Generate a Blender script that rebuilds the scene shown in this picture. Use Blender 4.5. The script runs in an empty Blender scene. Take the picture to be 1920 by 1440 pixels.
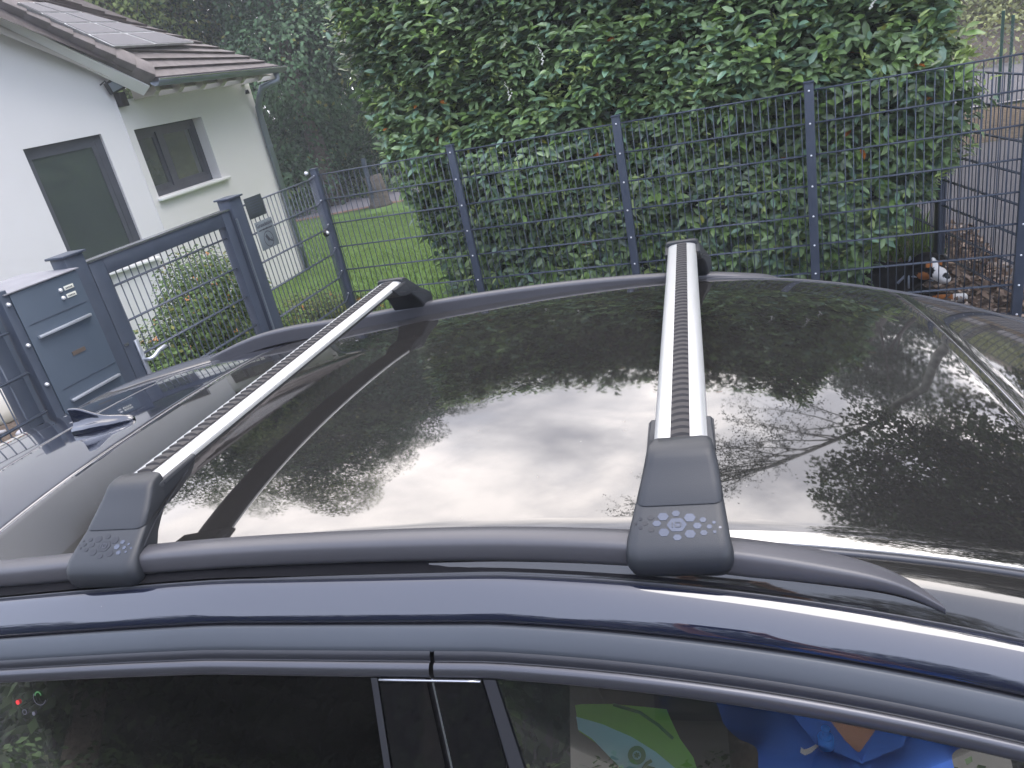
import bpy, math, random
import numpy as np
from mathutils import Vector, Matrix, Euler
random.seed(7); rng = np.random.default_rng(11)
S = bpy.context.scene
COL = S.collection
R = math.radians

# ------------------------------------------------------------------ camera
A_ = np.array([0.93113427, 0.30957137, -0.1927551])      # camera right
B_ = np.array([0.0429762, 0.43173085, 0.90097809])       # camera up
F_ = np.array([-0.36213535, 0.84721546, -0.38869519])    # camera forward
CW = np.array([3.61658, -5.39071, 2.18079])
FPX = 1404.28
cd = bpy.data.cameras.new("camera"); cam = bpy.data.objects.new("camera", cd); COL.objects.link(cam)
m = Matrix.Identity(4)
for i in range(3):
    m[i][0] = A_[i]; m[i][1] = B_[i]; m[i][2] = -F_[i]; m[i][3] = CW[i]
cam.matrix_world = m
cd.sensor_width = 36.0; cd.lens = FPX / 1920 * 36.0
cd.clip_start = 0.05; cd.clip_end = 400
cd.dof.use_dof = False
S.camera = cam

# ------------------------------------------------------------------ light
SUN_AZ, SUN_EL = 78.0, 70.0     # azimuth from +Y clockwise (towards +X)
w = bpy.data.worlds.new("World"); S.world = w; w.use_nodes = True
nt = w.node_tree; nt.nodes.clear(); N = nt.nodes.new; L = nt.links.new
out = N("ShaderNodeOutputWorld"); bg = N("ShaderNodeBackground"); bg.inputs[1].default_value = 1.0
sky = N("ShaderNodeTexSky"); sky.sky_type = 'NISHITA'; sky.sun_disc = False
sky.sun_elevation = R(SUN_EL); sky.sun_rotation = R(SUN_AZ); sky.dust_density = 2.0
tc = N("ShaderNodeTexCoord"); sep = N("ShaderNodeSeparateXYZ"); L(tc.outputs["Generated"], sep.inputs[0])
def mth(op, a, b=None, c=None, clamp=False, tree=None):
    n = nt.nodes.new("ShaderNodeMath"); n.operation = op; n.use_clamp = clamp
    for i, v in enumerate((a, b, c)):
        if v is None: continue
        if isinstance(v, (int, float)): n.inputs[i].default_value = v
        else: nt.links.new(v, n.inputs[i])
    return n.outputs[0]
zz = mth('ADD', mth('MAXIMUM', sep.outputs[2], 0.0), 0.22)
cx = mth('DIVIDE', sep.outputs[0], zz); cy = mth('DIVIDE', sep.outputs[1], zz)
comb = N("ShaderNodeCombineXYZ"); L(cx, comb.inputs[0]); L(cy, comb.inputs[1]); comb.inputs[2].default_value = 3.3
def wnoise(scale, det, rough, off=0.0, dist=0.0):
    n = N("ShaderNodeTexNoise"); n.inputs["Scale"].default_value = scale; n.inputs["Detail"].default_value = det
    n.inputs["Roughness"].default_value = rough; n.inputs["Distortion"].default_value = dist
    mp = N("ShaderNodeMapping"); mp.inputs["Location"].default_value = (off, off * .7, 0); L(comb.outputs[0], mp.inputs[0]); L(mp.outputs[0], n.inputs["Vector"])
    return n.outputs["Fac"]
n1 = wnoise(1.25, 6, .55, 4.0, .35); n2 = wnoise(2.1, 7, .6, 9.0, .3)
mix = mth('ADD', mth('MULTIPLY', n1, .7), mth('MULTIPLY', n2, .3))
ramp = N("ShaderNodeValToRGB"); L(mix, ramp.inputs[0])
e = ramp.color_ramp.elements
e[0].position = .42; e[0].color = (.70, .69, .75, 1)
e[1].position = .60; e[1].color = (2.1, 1.95, 1.88, 1)
k = e.new(.50); k.color = (1.28, 1.23, 1.25, 1)
# share of blue sky between the clouds: more of it high up and to the south
cover = mth('ADD', mth('MULTIPLY', wnoise(1.1, 4, .5, 20.0, .2), 1.0), mth('MULTIPLY', sep.outputs[1], .45))
cmask = N("ShaderNodeMapRange"); cmask.inputs[1].default_value = .50; cmask.inputs[2].default_value = .80; L(cover, cmask.inputs[0])
skm = N("ShaderNodeVectorMath"); skm.operation = 'SCALE'; L(sky.outputs[0], skm.inputs[0]); skm.inputs[3].default_value = 0.15
blue = N("ShaderNodeMix"); blue.data_type = 'RGBA'; L(cmask.outputs[0], blue.inputs[0]); hz = N("ShaderNodeVectorMath"); hz.operation = 'ADD'; L(skm.outputs[0], hz.inputs[0]); hz.inputs[1].default_value = (.86, .88, 1.02)
L(hz.outputs[0], blue.inputs[6]); glow = N("ShaderNodeMapRange"); glow.inputs[1].default_value = -.2; glow.inputs[2].default_value = .9; glow.inputs[3].default_value = 1.0; glow.inputs[4].default_value = 1.55; L(sep.outputs[1], glow.inputs[0])
gsc = N("ShaderNodeVectorMath"); gsc.operation = 'SCALE'; L(ramp.outputs[0], gsc.inputs[0]); L(glow.outputs[0], gsc.inputs[3]); L(gsc.outputs[0], blue.inputs[7])
L(blue.outputs[2], bg.inputs[0]); L(bg.outputs[0], out.inputs[0])
sl = bpy.data.lights.new("sun", 'SUN'); sl.energy = 1.1; sl.angle = R(38); sl.color = (1.0, .95, .88)
sun = bpy.data.objects.new("sun", sl); COL.objects.link(sun)
sd = Vector((math.sin(R(SUN_AZ)) * math.cos(R(SUN_EL)), math.cos(R(SUN_AZ)) * math.cos(R(SUN_EL)), math.sin(R(SUN_EL))))
sun.rotation_euler = sd.to_track_quat('Z', 'Y').to_euler()
S.view_settings.view_transform = 'Standard'; S.view_settings.look = 'None'; S.view_settings.gamma = 1
S.view_settings.use_curve_mapping = False
S.view_settings.exposure = 1.0

# ------------------------------------------------------------------ helpers
def ray(px, py): return (px - 960) / FPX * A_ - (py - 720) / FPX * B_ + F_
def onpl(px, py, p0, n):
    d = ray(px, py); t = np.dot(n, np.asarray(p0) - CW) / np.dot(n, d); return CW + t * d
def onax(px, py, ax, v): d = ray(px, py); return CW + (v - CW[ax]) / d[ax] * d

def node_mat(name):
    m = bpy.data.materials.new(name); m.use_nodes = True; t = m.node_tree
    return m, t, t.nodes["Principled BSDF"]
def mat(name, col, rough=.5, metal=0., ior=1.5, var=.12, vscale=6., bump=0., bscale=40., coat=0., rvar=.0, spec=.5, trans=0., bdist=.01):
    m, t, p = node_mat(name); n = t.nodes.new; l = t.links.new
    p.inputs["Roughness"].default_value = rough; p.inputs["Metallic"].default_value = metal; p.inputs["IOR"].default_value = ior
    p.inputs["Coat Weight"].default_value = coat; p.inputs["Specular IOR Level"].default_value = spec
    tcn = n("ShaderNodeTexCoord"); ns = n("ShaderNodeTexNoise"); ns.inputs["Scale"].default_value = vscale; ns.inputs["Detail"].default_value = 6
    l(tcn.outputs["Object"], ns.inputs["Vector"])
    rp = n("ShaderNodeValToRGB"); l(ns.outputs["Fac"], rp.inputs[0])
    c = np.array(col[:3]); a = rp.color_ramp.elements
    a[0].position = .3; a[0].color = (*np.clip(c * (1 - var), 0, 1), 1); a[1].position = .7; a[1].color = (*np.clip(c * (1 + var), 0, 1), 1)
    l(rp.outputs[0], p.inputs["Base Color"])
    if rvar:
        mr = n("ShaderNodeMapRange"); mr.inputs[3].default_value = max(0, rough - rvar); mr.inputs[4].default_value = rough + rvar
        l(ns.outputs["Fac"], mr.inputs[0]); l(mr.outputs[0], p.inputs["Roughness"])
    if bump:
        nb = n("ShaderNodeTexNoise"); nb.inputs["Scale"].default_value = bscale; nb.inputs["Detail"].default_value = 4; l(tcn.outputs["Object"], nb.inputs["Vector"])
        bp = n("ShaderNodeBump"); bp.inputs["Strength"].default_value = bump; bp.inputs["Distance"].default_value = bdist; l(nb.outputs["Fac"], bp.inputs["Height"]); l(bp.outputs[0], p.inputs["Normal"])
    return m
def dusty(name, base, rough, ior, coat=0., dustamt=.10, dcol=(.30, .28, .25), speck=True, metal=0.):
    """glossy paint or glass with a thin film of dust and small specks"""
    m, t, p = node_mat(name); n = t.nodes.new; l = t.links.new
    p.inputs["Base Color"].default_value = (*base, 1); p.inputs["IOR"].default_value = ior; p.inputs["Coat Weight"].default_value = coat; p.inputs["Metallic"].default_value = metal
    tcn = n("ShaderNodeTexCoord")
    ns = n("ShaderNodeTexNoise"); ns.inputs["Scale"].default_value = 3.0; ns.inputs["Detail"].default_value = 8; ns.inputs["Roughness"].default_value = .7; l(tcn.outputs["Object"], ns.inputs["Vector"])
    mr = n("ShaderNodeMapRange"); mr.inputs[1].default_value = .35; mr.inputs[2].default_value = .75; mr.inputs[3].default_value = rough; mr.inputs[4].default_value = rough + .05
    l(ns.outputs["Fac"], mr.inputs[0]); l(mr.outputs[0], p.inputs["Roughness"])
    df = n("ShaderNodeBsdfDiffuse"); df.inputs[0].default_value = (*dcol, 1)
    f = n("ShaderNodeMapRange"); f.inputs[1].default_value = .3; f.inputs[2].default_value = .8; f.inputs[3].default_value = dustamt * .5; f.inputs[4].default_value = dustamt; l(ns.outputs["Fac"], f.inputs[0])
    fac = f.outputs[0]
    if speck:
        vo = n("ShaderNodeTexVoronoi"); vo.inputs["Scale"].default_value = 34; l(tcn.outputs["Object"], vo.inputs["Vector"])
        wn = n("ShaderNodeSeparateColor"); l(vo.outputs["Color"], wn.inputs[0])
        th = n("ShaderNodeMath"); th.operation = 'MULTIPLY'; l(wn.outputs[0], th.inputs[0]); th.inputs[1].default_value = .13
        pw = n("ShaderNodeMath"); pw.operation = 'POWER'; l(wn.outputs[1], pw.inputs[0]); pw.inputs[1].default_value = 3
        t2 = n("ShaderNodeMath"); t2.operation = 'MULTIPLY'; l(th.outputs[0], t2.inputs[0]); l(pw.outputs[0], t2.inputs[1])
        lt = n("ShaderNodeMath"); lt.operation = 'LESS_THAN'; l(vo.outputs["Distance"], lt.inputs[0]); l(t2.outputs[0], lt.inputs[1])
        mx = n("ShaderNodeMath"); mx.operation = 'MULTIPLY_ADD'; l(lt.outputs[0], mx.inputs[0]); mx.inputs[1].default_value = .45; l(fac, mx.inputs[2]); fac = mx.outputs[0]
    mxs = n("ShaderNodeMixShader"); l(fac, mxs.inputs[0]); l(p.outputs[0], mxs.inputs[1]); l(df.outputs[0], mxs.inputs[2])
    l(mxs.outputs[0], t.nodes["Material Output"].inputs[0])
    return m
def glass(name, tint, ior, base=(.01, .012, .012)):
    m = bpy.data.materials.new(name); m.use_nodes = True; t = m.node_tree; t.nodes.clear(); n = t.nodes.new; l = t.links.new
    o = n("ShaderNodeOutputMaterial"); tr = n("ShaderNodeBsdfTransparent"); tr.inputs[0].default_value = (*tint, 1)
    gl = n("ShaderNodeBsdfGlossy"); gl.inputs["Roughness"].default_value = .0; fr = n("ShaderNodeFresnel"); fr.inputs[0].default_value = ior
    ns = n("ShaderNodeTexNoise"); ns.inputs["Scale"].default_value = 7
    mx = n("ShaderNodeMixShader"); l(fr.outputs[0], mx.inputs[0]); l(tr.outputs[0], mx.inputs[1]); l(gl.outputs[0], mx.inputs[2])
    df = n("ShaderNodeBsdfDiffuse"); df.inputs[0].default_value = (.3, .3, .28, 1)
    mr = n("ShaderNodeMapRange"); mr.inputs[3].default_value = .0; mr.inputs[4].default_value = .03; l(ns.outputs["Fac"], mr.inputs[0])
    m2 = n("ShaderNodeMixShader"); l(mr.outputs[0], m2.inputs[0]); l(mx.outputs[0], m2.inputs[1]); l(df.outputs[0], m2.inputs[2]); l(m2.outputs[0], o.inputs[0])
    return m
def attr_mat(name, rough=.4, trans=.15, spec=.5, ior=1.45, coat=0., bump=0.):
    m, t, p = node_mat(name); p.inputs['IOR'].default_value = ior; n = t.nodes.new; l = t.links.new
    a = n("ShaderNodeAttribute"); a.attribute_name = "Col"; l(a.outputs["Color"], p.inputs["Base Color"])
    p.inputs["Roughness"].default_value = rough; p.inputs["Specular IOR Level"].default_value = spec; p.inputs["Coat Weight"].default_value = coat
    if bump:
        nb = n("ShaderNodeTexNoise"); nb.inputs["Scale"].default_value = 90; bp = n("ShaderNodeBump"); bp.inputs["Strength"].default_value = bump; bp.inputs["Distance"].default_value = .004; l(nb.outputs["Fac"], bp.inputs["Height"]); l(bp.outputs[0], p.inputs["Normal"])
        tcn = n("ShaderNodeTexCoord"); l(tcn.outputs["Object"], nb.inputs["Vector"])
    if trans:
        tl = n("ShaderNodeBsdfTranslucent"); l(a.outputs["Color"], tl.inputs[0]); mx = n("ShaderNodeMixShader"); mx.inputs[0].default_value = trans
        l(p.outputs[0], mx.inputs[1]); l(tl.outputs[0], mx.inputs[2]); l(mx.outputs[0], t.nodes["Material Output"].inputs[0])
    return m

def mesh(verts, faces, mats=None, smooth=False, name="mesh"):
    me = bpy.data.meshes.new(name); me.from_pydata([tuple(map(float, v)) for v in verts], [], faces)
    if mats:
        for mm in (mats if isinstance(mats, (list, tuple)) else [mats]): me.materials.append(mm)
    if smooth: me.polygons.foreach_set("use_smooth", [True] * len(me.polygons))
    me.update(); return me
def fast_mesh(v, f, mats, col=None, smooth=False, name="mesh"):
    """v (n,3), f (m,k) with equal k; col (n,3) colour per vertex"""
    me = bpy.data.meshes.new(name); nv, nf, k = len(v), len(f), f.shape[1]
    me.vertices.add(nv); me.vertices.foreach_set("co", np.ascontiguousarray(v, dtype=np.float32).ravel())
    me.loops.add(nf * k); me.loops.foreach_set("vertex_index", np.ascontiguousarray(f, dtype=np.int32).ravel())
    me.polygons.add(nf); me.polygons.foreach_set("loop_start", np.arange(0, nf * k, k, dtype=np.int32))
    me.materials.append(mats)
    if smooth: me.polygons.foreach_set("use_smooth", np.ones(nf, dtype=bool))
    me.update(calc_edges=True)
    if col is not None:
        at = me.color_attributes.new("Col", 'FLOAT_COLOR', 'POINT'); c4 = np.ones((nv, 4), dtype=np.float32); c4[:, :3] = col; at.data.foreach_set("color", c4.ravel())
    return me
def add(name, me, parent=None, loc=None, rot=None, mtx=None):
    o = bpy.data.objects.new(name, me); COL.objects.link(o)
    if parent: o.parent = parent
    if mtx is not None: o.matrix_local = mtx
    if loc is not None: o.location = loc
    if rot is not None: o.rotation_euler = rot
    return o
def tag(o, label=None, cat=None, group=None, kind=None):
    if label: o["label"] = label
    if cat: o["category"] = cat
    if group: o["group"] = group
    if kind: o["kind"] = kind
    return o
def thing(name, label, cat, loc=(0, 0, 0), rotz=0, group=None, mtx=None):
    o = bpy.data.objects.new(name, None); COL.objects.link(o); o.empty_display_size = .1
    if mtx is not None: o.matrix_world = mtx
    else: o.location = loc; o.rotation_euler = (0, 0, rotz)
    return tag(o, label, cat, group)

class MB:
    def __init__(s): s.v = []; s.f = []
    def raw(s, v, f):
        b = len(s.v); s.v += [tuple(map(float, p)) for p in v]; s.f += [tuple(b + i for i in q) for q in f]; return s
    def box(s, x0, x1, y0, y1, z0, z1, M=None, bev=0):
        v = [(x, y, z) for z in (z0, z1) for y in (y0, y1) for x in (x0, x1)]
        if M is not None: v = [tuple(M @ Vector(p)) for p in v]
        return s.raw(v, [(0, 2, 3, 1), (4, 5, 7, 6), (0, 1, 5, 4), (2, 6, 7, 3), (0, 4, 6, 2), (1, 3, 7, 5)])
    def rod(s, p, q, r, n=6, r2=None, cap=True):
        p = Vector(p); q = Vector(q); r2 = r if r2 is None else r2; d = (q - p).normalized(); a = d.orthogonal().normalized(); b = d.cross(a)
        v = [];
        for c, rr in ((p, r), (q, r2)):
            for i in range(n):
                t = 2 * math.pi * i / n; v.append(c + (a * math.cos(t) + b * math.sin(t)) * rr)
        f = [(i, (i + 1) % n, n + (i + 1) % n, n + i) for i in range(n)]
        if cap: f += [tuple(range(n - 1, -1, -1)), tuple(range(n, 2 * n))]
        return s.raw(v, f)
    def tube(s, pts, rs, n=8):
        pts = [Vector(p) for p in pts]; rs = [rs] * len(pts) if isinstance(rs, (int, float)) else rs; v = []; prev = None
        for i, p in enumerate(pts):
            d = (pts[min(i + 1, len(pts) - 1)] - pts[max(i - 1, 0)]).normalized()
            a = d.orthogonal().normalized() if prev is None else (prev - d * prev.dot(d)).normalized(); prev = a; b = d.cross(a)
            for k in range(n):
                t = 2 * math.pi * k / n; v.append(p + (a * math.cos(t) + b * math.sin(t)) * rs[i])
        f = []
        for i in range(len(pts) - 1):
            for k in range(n): f.append((i * n + k, i * n + (k + 1) % n, (i + 1) * n + (k + 1) % n, (i + 1) * n + k))
        f += [tuple(range(n - 1, -1, -1)), tuple((len(pts) - 1) * n + k for k in range(n))]
        return s.raw(v, f)
    def prism(s, poly, n, t):
        """poly: 3D points in a plane, extruded by t along n"""
        k = len(poly); n = Vector(n).normalized(); v = [Vector(p) for p in poly] + [Vector(p) + n * t for p in poly]
        return s.raw(v, [tuple(range(k - 1, -1, -1)), tuple(range(k, 2 * k))] + [(i, (i + 1) % k, k + (i + 1) % k, k + i) for i in range(k)])
    def me(s, mats, smooth=False):
        me = mesh(s.v, s.f, mats, smooth); 
        import bmesh
        b = bmesh.new(); b.from_mesh(me); bmesh.ops.recalc_face_normals(b, faces=b.faces); b.to_mesh(me); b.free(); return me
    def bev(s, mats, w, seg=2, smooth=True):
        import bmesh
        me = mesh(s.v, s.f, mats); b = bmesh.new(); b.from_mesh(me); bmesh.ops.recalc_face_normals(b, faces=b.faces)
        ed = [e for e in b.edges if len(e.link_faces) == 2 and e.calc_face_angle(0) > .5]
        bmesh.ops.bevel(b, geom=ed, offset=w, segments=seg, affect='EDGES', profile=.5); b.to_mesh(me); b.free()
        if smooth:
            me.polygons.foreach_set("use_smooth", [True] * len(me.polygons))
            try: me.set_sharp_from_angle(angle=R(40))
            except Exception: pass
        return me
def slab(poly, n, t, m): return MB().prism(poly, n, t).me(m)

# ------------------------------------------------------------------ materials
M = {}
M['paint'] = dusty('car_paint_dark_blue', (.006, .009, .024), .03, 1.75, .8, .02, speck=True)
M['roofglass'] = dusty('roof_glass', (.006, .006, .007), .012, 2.3, 0., .045)
M['blackgloss'] = dusty('black_gloss', (.006, .006, .007), .05, 1.6, .5, .05)
M['pillar'] = dusty('pillar_gloss', (.005, .005, .006), .02, 1.6, .5, .01, speck=False)
M['satin'] = mat('satin_grey_frame', (.050, .058, .072), .42, .2, 1.5, .05, 3)
M['railmat'] = mat('rail_anodised', (.075, .075, .085), .38, .15, 1.5, .05, 2)
M['seal'] = mat('rubber_seal', (.018, .019, .025), .45, 0, 1.5, .1, 8)
M['trim'] = mat('trim_satin', (.08, .082, .095), .28, .6, 1.5, .04, 4)
M['edge'] = mat('edge_trim_dark', (.045, .047, .056), .30, .2, 1.5, .05, 5)
M['matblack'] = mat('matte_black', (.008, .008, .010), .9, 0, 1.5, .1, 5, spec=.15)
M['bead'] = mat('bead', (.45, .46, .5), .25, .9, 1.5, .03, 9)
M['darkin'] = mat('interior_dark', (.012, .012, .014), .8)
M['seat'] = mat('seat_cloth', (.030, .032, .036), .85, var=.3, vscale=90, bump=.4, bscale=400)
M['gfront'] = glass('front_window_glass', (.68, .78, .75), 2.05)
M['grear'] = glass('rear_window_privacy_glass', (.03, .03, .035), 1.28)
M['alu'] = mat('bar_aluminium', (.72, .73, .74), .33, .72, 1.5, .03, 3, .03, 500)
M['rubber'] = mat('strip_rubber', (.040, .037, .038), .62, 0, 1.5, .15, 30)
M['foot'] = mat('foot_plastic', (.023, .026, .032), .46, 0, 1.5, .06, 4, .12, 900, bdist=.002)
M['cell'] = mat('logo_cell', (.075, .086, .118), .25, .1, 1.5, .12, 60)
M['cell_shaded'] = mat('logo_cell_shaded', (.014, .015, .02), .3, 0, 1.5, .1, 60)  # darker copy of the logo cell, for cells that catch no reflection
M['cell2'] = mat('logo_letter', (.05, .055, .07), .5)
M['fence'] = mat('fence_anthracite', (.050, .063, .090), .42, 0, 1.5, .08, 12, .1, 300)
M['mailbox'] = mat('mailbox_anthracite', (.062, .084, .115), .45, 0, 1.5, .05, 2, .05, 300)
M['bolt'] = mat('bolt_zinc', (.85, .86, .88), .2, .3)
M['chrome'] = mat('handle_silver', (.55, .58, .64), .3, .6)
M['white'] = mat('stucco_white', (.66, .652, .645), .9, 0, 1.5, .02, 1.2, .5, 260, bdist=.006)
M['soffit'] = mat('soffit_cream', (.46, .43, .38), .7, var=.03)
M['fascia'] = mat('fascia_white', (.68, .68, .67), .5, var=.03)
M['tile'] = mat('roof_tile', (.150, .132, .130), .7, 0, 1.5, .18, 9, .3, 60)
M['zinc'] = mat('gutter_zinc', (.20, .23, .265), .4, .5, 1.5, .08, 5)
M['winframe'] = mat('window_frame_grey', (.055, .06, .072), .45)
M['hglass'] = dusty('house_window_glass', (.035, .045, .042), .03, 2.2, 0, .09, (.22, .27, .26), speck=False)
M['solar'] = dusty('solar_cell', (.05, .05, .065), .3, 1.6, 0, .45, (.26, .25, .26), speck=False)
M['solarframe'] = mat('solar_frame', (.55, .56, .58), .4, .5)
M['bark'] = mat('bark', (.10, .085, .07), .9, 0, 1.5, .4, 14, 1.0, 30, bdist=.03)
M['birch'] = mat('birch_bark', (.42, .40, .36), .8, 0, 1.5, .5, 5, .6, 30)
M['leafm'] = attr_mat('laurel_leaf', .30, .20, .5, 1.6)
M['foliage'] = attr_mat('tree_foliage', .55, .22, .3)
M['grass'] = attr_mat('grass_blade', .6, .25, .2)
M['chip'] = attr_mat('bark_chip', .9, 0., .2)
M['fur'] = attr_mat('dog_fur', .75, 0, .15, bump=.6)
M['stone'] = attr_mat('pale_stone', .8, 0, .3, bump=.3)
M['asphalt'] = mat('asphalt', (.085, .082, .088), .9, 0, 1.5, .25, 160, .7, 300, bdist=.008)
M['path'] = mat('path_asphalt', (.19, .18, .195), .9, 0, 1.5, .22, 120, .6, 260, bdist=.006)
M['side'] = mat('side_asphalt', (.12, .113, .118), .9, 0, 1.5, .25, 130, .6, 260, bdist=.006)
M['soil'] = mat('soil_mulch', (.095, .068, .050), .95, 0, 1.5, .5, 40, 1., 60, bdist=.02)
M['lawn'] = mat('lawn_green', (.10, .185, .035), .9, 0, 1.5, .25, 2.5, .8, 200, bdist=.02)
M['paving'] = mat('pale_paving', (.42, .40, .40), .85, 0, 1.5, .12, 8, .3, 80)
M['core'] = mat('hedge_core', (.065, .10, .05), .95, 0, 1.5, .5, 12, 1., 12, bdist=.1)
M['green'] = mat('green_bag_fabric', (.24, .55, .04), .55, var=.08, vscale=8)
M['teal'] = mat('teal_bag_fabric', (.45, .80, .82), .55, var=.05, vscale=8)
M['dkgreen'] = mat('letter_green', (.03, .22, .03), .5)
M['bluecap'] = mat('bottle_cap_blue', (.0, .28, .72), .25)
M['shirt'] = mat('polo_blue', (.04, .16, .62), .75, var=.1, vscale=6, bump=.3, bscale=14, bdist=.05)
M['skin'] = mat('skin', (.62, .34, .23), .5, var=.08, vscale=12)
M['hair'] = mat('hair', (.05, .032, .02), .6, var=.4, vscale=60, bump=.6, bscale=200)
M['trouser'] = mat('trouser', (.03, .035, .045), .85)
M['whitepl'] = mat('white_plastic', (.8, .8, .78), .35)
M['black'] = mat('black_plastic', (.01, .01, .01), .4)
M['sign'] = mat('sign_grey', (.20, .23, .25), .5, .2)
M['signdk'] = mat('sign_dark', (.045, .055, .06), .5)
M['red'] = mat('sticker_red', (.75, .05, .05), .5)
M['brass'] = mat('name_slot', (.11, .085, .07), .5)
M['cream'] = mat('name_plate', (.70, .70, .62), .4)
M['tyre'] = mat('tyre', (.02, .02, .02), .9)
M['wall2'] = mat('neighbour_render', (.26, .25, .24), .9, 0, 1.5, .06, 1.5)
M['collar'] = mat('collar_webbing', (.22, .25, .30), .6, var=.2, vscale=60)
M['greenpost'] = mat('green_post', (.03, .10, .075), .5)

# ------------------------------------------------------------------ foliage kit
def frames(nrm, up):
    """per-leaf axes: length axis 'up' made orthogonal to the normal"""
    n = nrm / np.linalg.norm(nrm, axis=1, keepdims=True)
    l = up - n * np.sum(up * n, axis=1, keepdims=True); l /= np.linalg.norm(l, axis=1, keepdims=True) + 1e-9
    return np.cross(l, n), l, n
LAUREL_V = np.array([(0, 0, 0), (-.17, .27, .035), (0, .30, -.02), (.17, .27, .035), (-.155, .66, .02), (0, .66, -.04), (.155, .66, .02), (0, 1, -.12)])
LAUREL_F = np.array([(0, 2, 1), (0, 3, 2), (1, 2, 5), (1, 5, 4), (2, 3, 6), (2, 6, 5), (4, 5, 7), (5, 6, 7)])
RH_V = np.array([(0, 0, 0), (-.32, .45, .06), (0, 1, 0), (.32, .45, .06)]); RH_F = np.array([(0, 3, 1), (1, 3, 2)])
def leaves(c, nrm, up, size, col, tv=LAUREL_V, tf=LAUREL_F, m=None, smooth=False, wid=1.0):
    n = len(c); X, Y, Z = frames(nrm, up); size = np.broadcast_to(size, (n,))[:, None, None]
    wv = np.broadcast_to(wid, (n,))[:, None, None]
    v = c[:, None, :] + size * (tv[None, :, 0:1] * wv * X[:, None, :] + tv[None, :, 1:2] * Y[:, None, :] + tv[None, :, 2:3] * Z[:, None, :])
    k = len(tv); f = (tf[None] + (np.arange(n) * k)[:, None, None]).reshape(-1, tf.shape[1])
    return fast_mesh(v.reshape(-1, 3), f, m or M['leafm'], np.repeat(col, k, axis=0), smooth)
def rnd(n): v = rng.normal(size=(n, 3)); return v / np.linalg.norm(v, axis=1, keepdims=True)
def smooth_noise(p, f, seed=0):
    r2 = np.random.default_rng(seed); s = np.zeros(len(p))
    for i in range(5):
        k = r2.normal(size=3) * f * (1.5 ** i) ; s += np.sin(p @ k + r2.uniform(0, 6.28)) / (1.35 ** i)
    return s / 2.6
def crown_leaves(blobs, n, size, base, var=.35, dens_noise=1.2, tv=RH_V, tf=RH_F, seed=3, yellow=.0, thresh=-.35, shell=.55):
    """leaf faces through the volume of ellipsoid blobs [(x,y,z,rx,ry,rz)], clumped by a noise so that gaps and light and dark clumps appear"""
    bl = np.array(blobs, float); vol = bl[:, 3] * bl[:, 4] * bl[:, 5]; pick = rng.choice(len(bl), n * 2, p=vol ** .75 / (vol ** .75).sum())
    d = rnd(n * 2); rr = rng.uniform(shell, 1.0, n * 2) ** .7; b = bl[pick]
    p = b[:, :3] + d * rr[:, None] * b[:, 3:]
    s = smooth_noise(p, dens_noise, seed); keep = s > thresh; p = p[keep][:n]; d = d[keep][:n]; s = s[keep][:n]; n = len(p)
    nr = d * .7 + rnd(n) * .8 + np.array([0, 0, .5]); up = rnd(n) * .8 + np.array([0, 0, -.6]) + d * .7
    t = np.clip(.5 + .35 * smooth_noise(p, dens_noise * 1.9, seed + 9) + rng.normal(0, .2, n), 0, 1)[:, None]
    base = np.array(base); col = base * (1 - var) * (1 - t) + base * (1 + var * 1.5) * t
    yl = rng.random(n) < yellow; col[yl] = np.array([.20, .20, .05]) * rng.uniform(.6, 1.1, (yl.sum(), 1))
    return leaves(p, nr, up, rng.uniform(.7, 1.3, n) * size, np.clip(col, 0, 1), tv, tf, M['foliage'])
def wander(p, d, length, r0, r1, n=8, wob=.12, lift=0.):
    pts = [Vector(p)]; d = Vector(d).normalized()
    for i in range(n):
        d = (d + Vector(rnd(1)[0]) * wob + Vector((0, 0, lift))).normalized(); pts.append(pts[-1] + d * (length / n))
    return pts, [r0 + (r1 - r0) * i / n for i in range(n + 1)]
def tree(name, label, cat, base, blobs, trunk, n, size, col, group=None, bark='bark', seed=1, limbs=6, **kw):
    t = thing(name, label, cat, base, 0, group)
    b = Vector(base); rel = [(x - b.x, y - b.y, z - b.z, a, c, d) for x, y, z, a, c, d in blobs]
    mb = MB(); pts, rs = wander((0, 0, -.1), (random.uniform(-.08, .08), random.uniform(-.08, .08), 1), trunk[1], trunk[0], trunk[0] * .45, 9, .05)
    rs[0] *= 1.5; mb.tube(pts, rs, 9)
    for i in range(limbs):
        q = rel[i % len(rel)]; s = pts[random.randint(4, 9)]; e = Vector(q[:3]) + Vector(rnd(1)[0]) * q[3] * .5; d = e - s
        p2, r2 = wander(s, d, d.length, trunk[0] * .35, trunk[0] * .07, 6, .13); mb.tube(p2, r2, 6)
    add('trunk', mb.me(M[bark], True), t)
    add('crown', crown_leaves(rel, n, size, col, seed=seed, **kw), t)
    return t

# ------------------------------------------------------------------ haze
hm = bpy.data.materials.new('haze_air'); hm.use_nodes = True; hm.node_tree.nodes.clear()
ho_ = hm.node_tree.nodes.new("ShaderNodeOutputMaterial"); hv = hm.node_tree.nodes.new("ShaderNodeVolumePrincipled"); hv.inputs["Density"].default_value = .0042; hv.inputs["Color"].default_value = (.93, .96, 1, 1)
hm.node_tree.links.new(hv.outputs[0], ho_.inputs["Volume"])
tag(add('haze', MB().box(-130, 170, -130, 170, -1.0, 19.0).me(hm)), kind='stuff')

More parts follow.
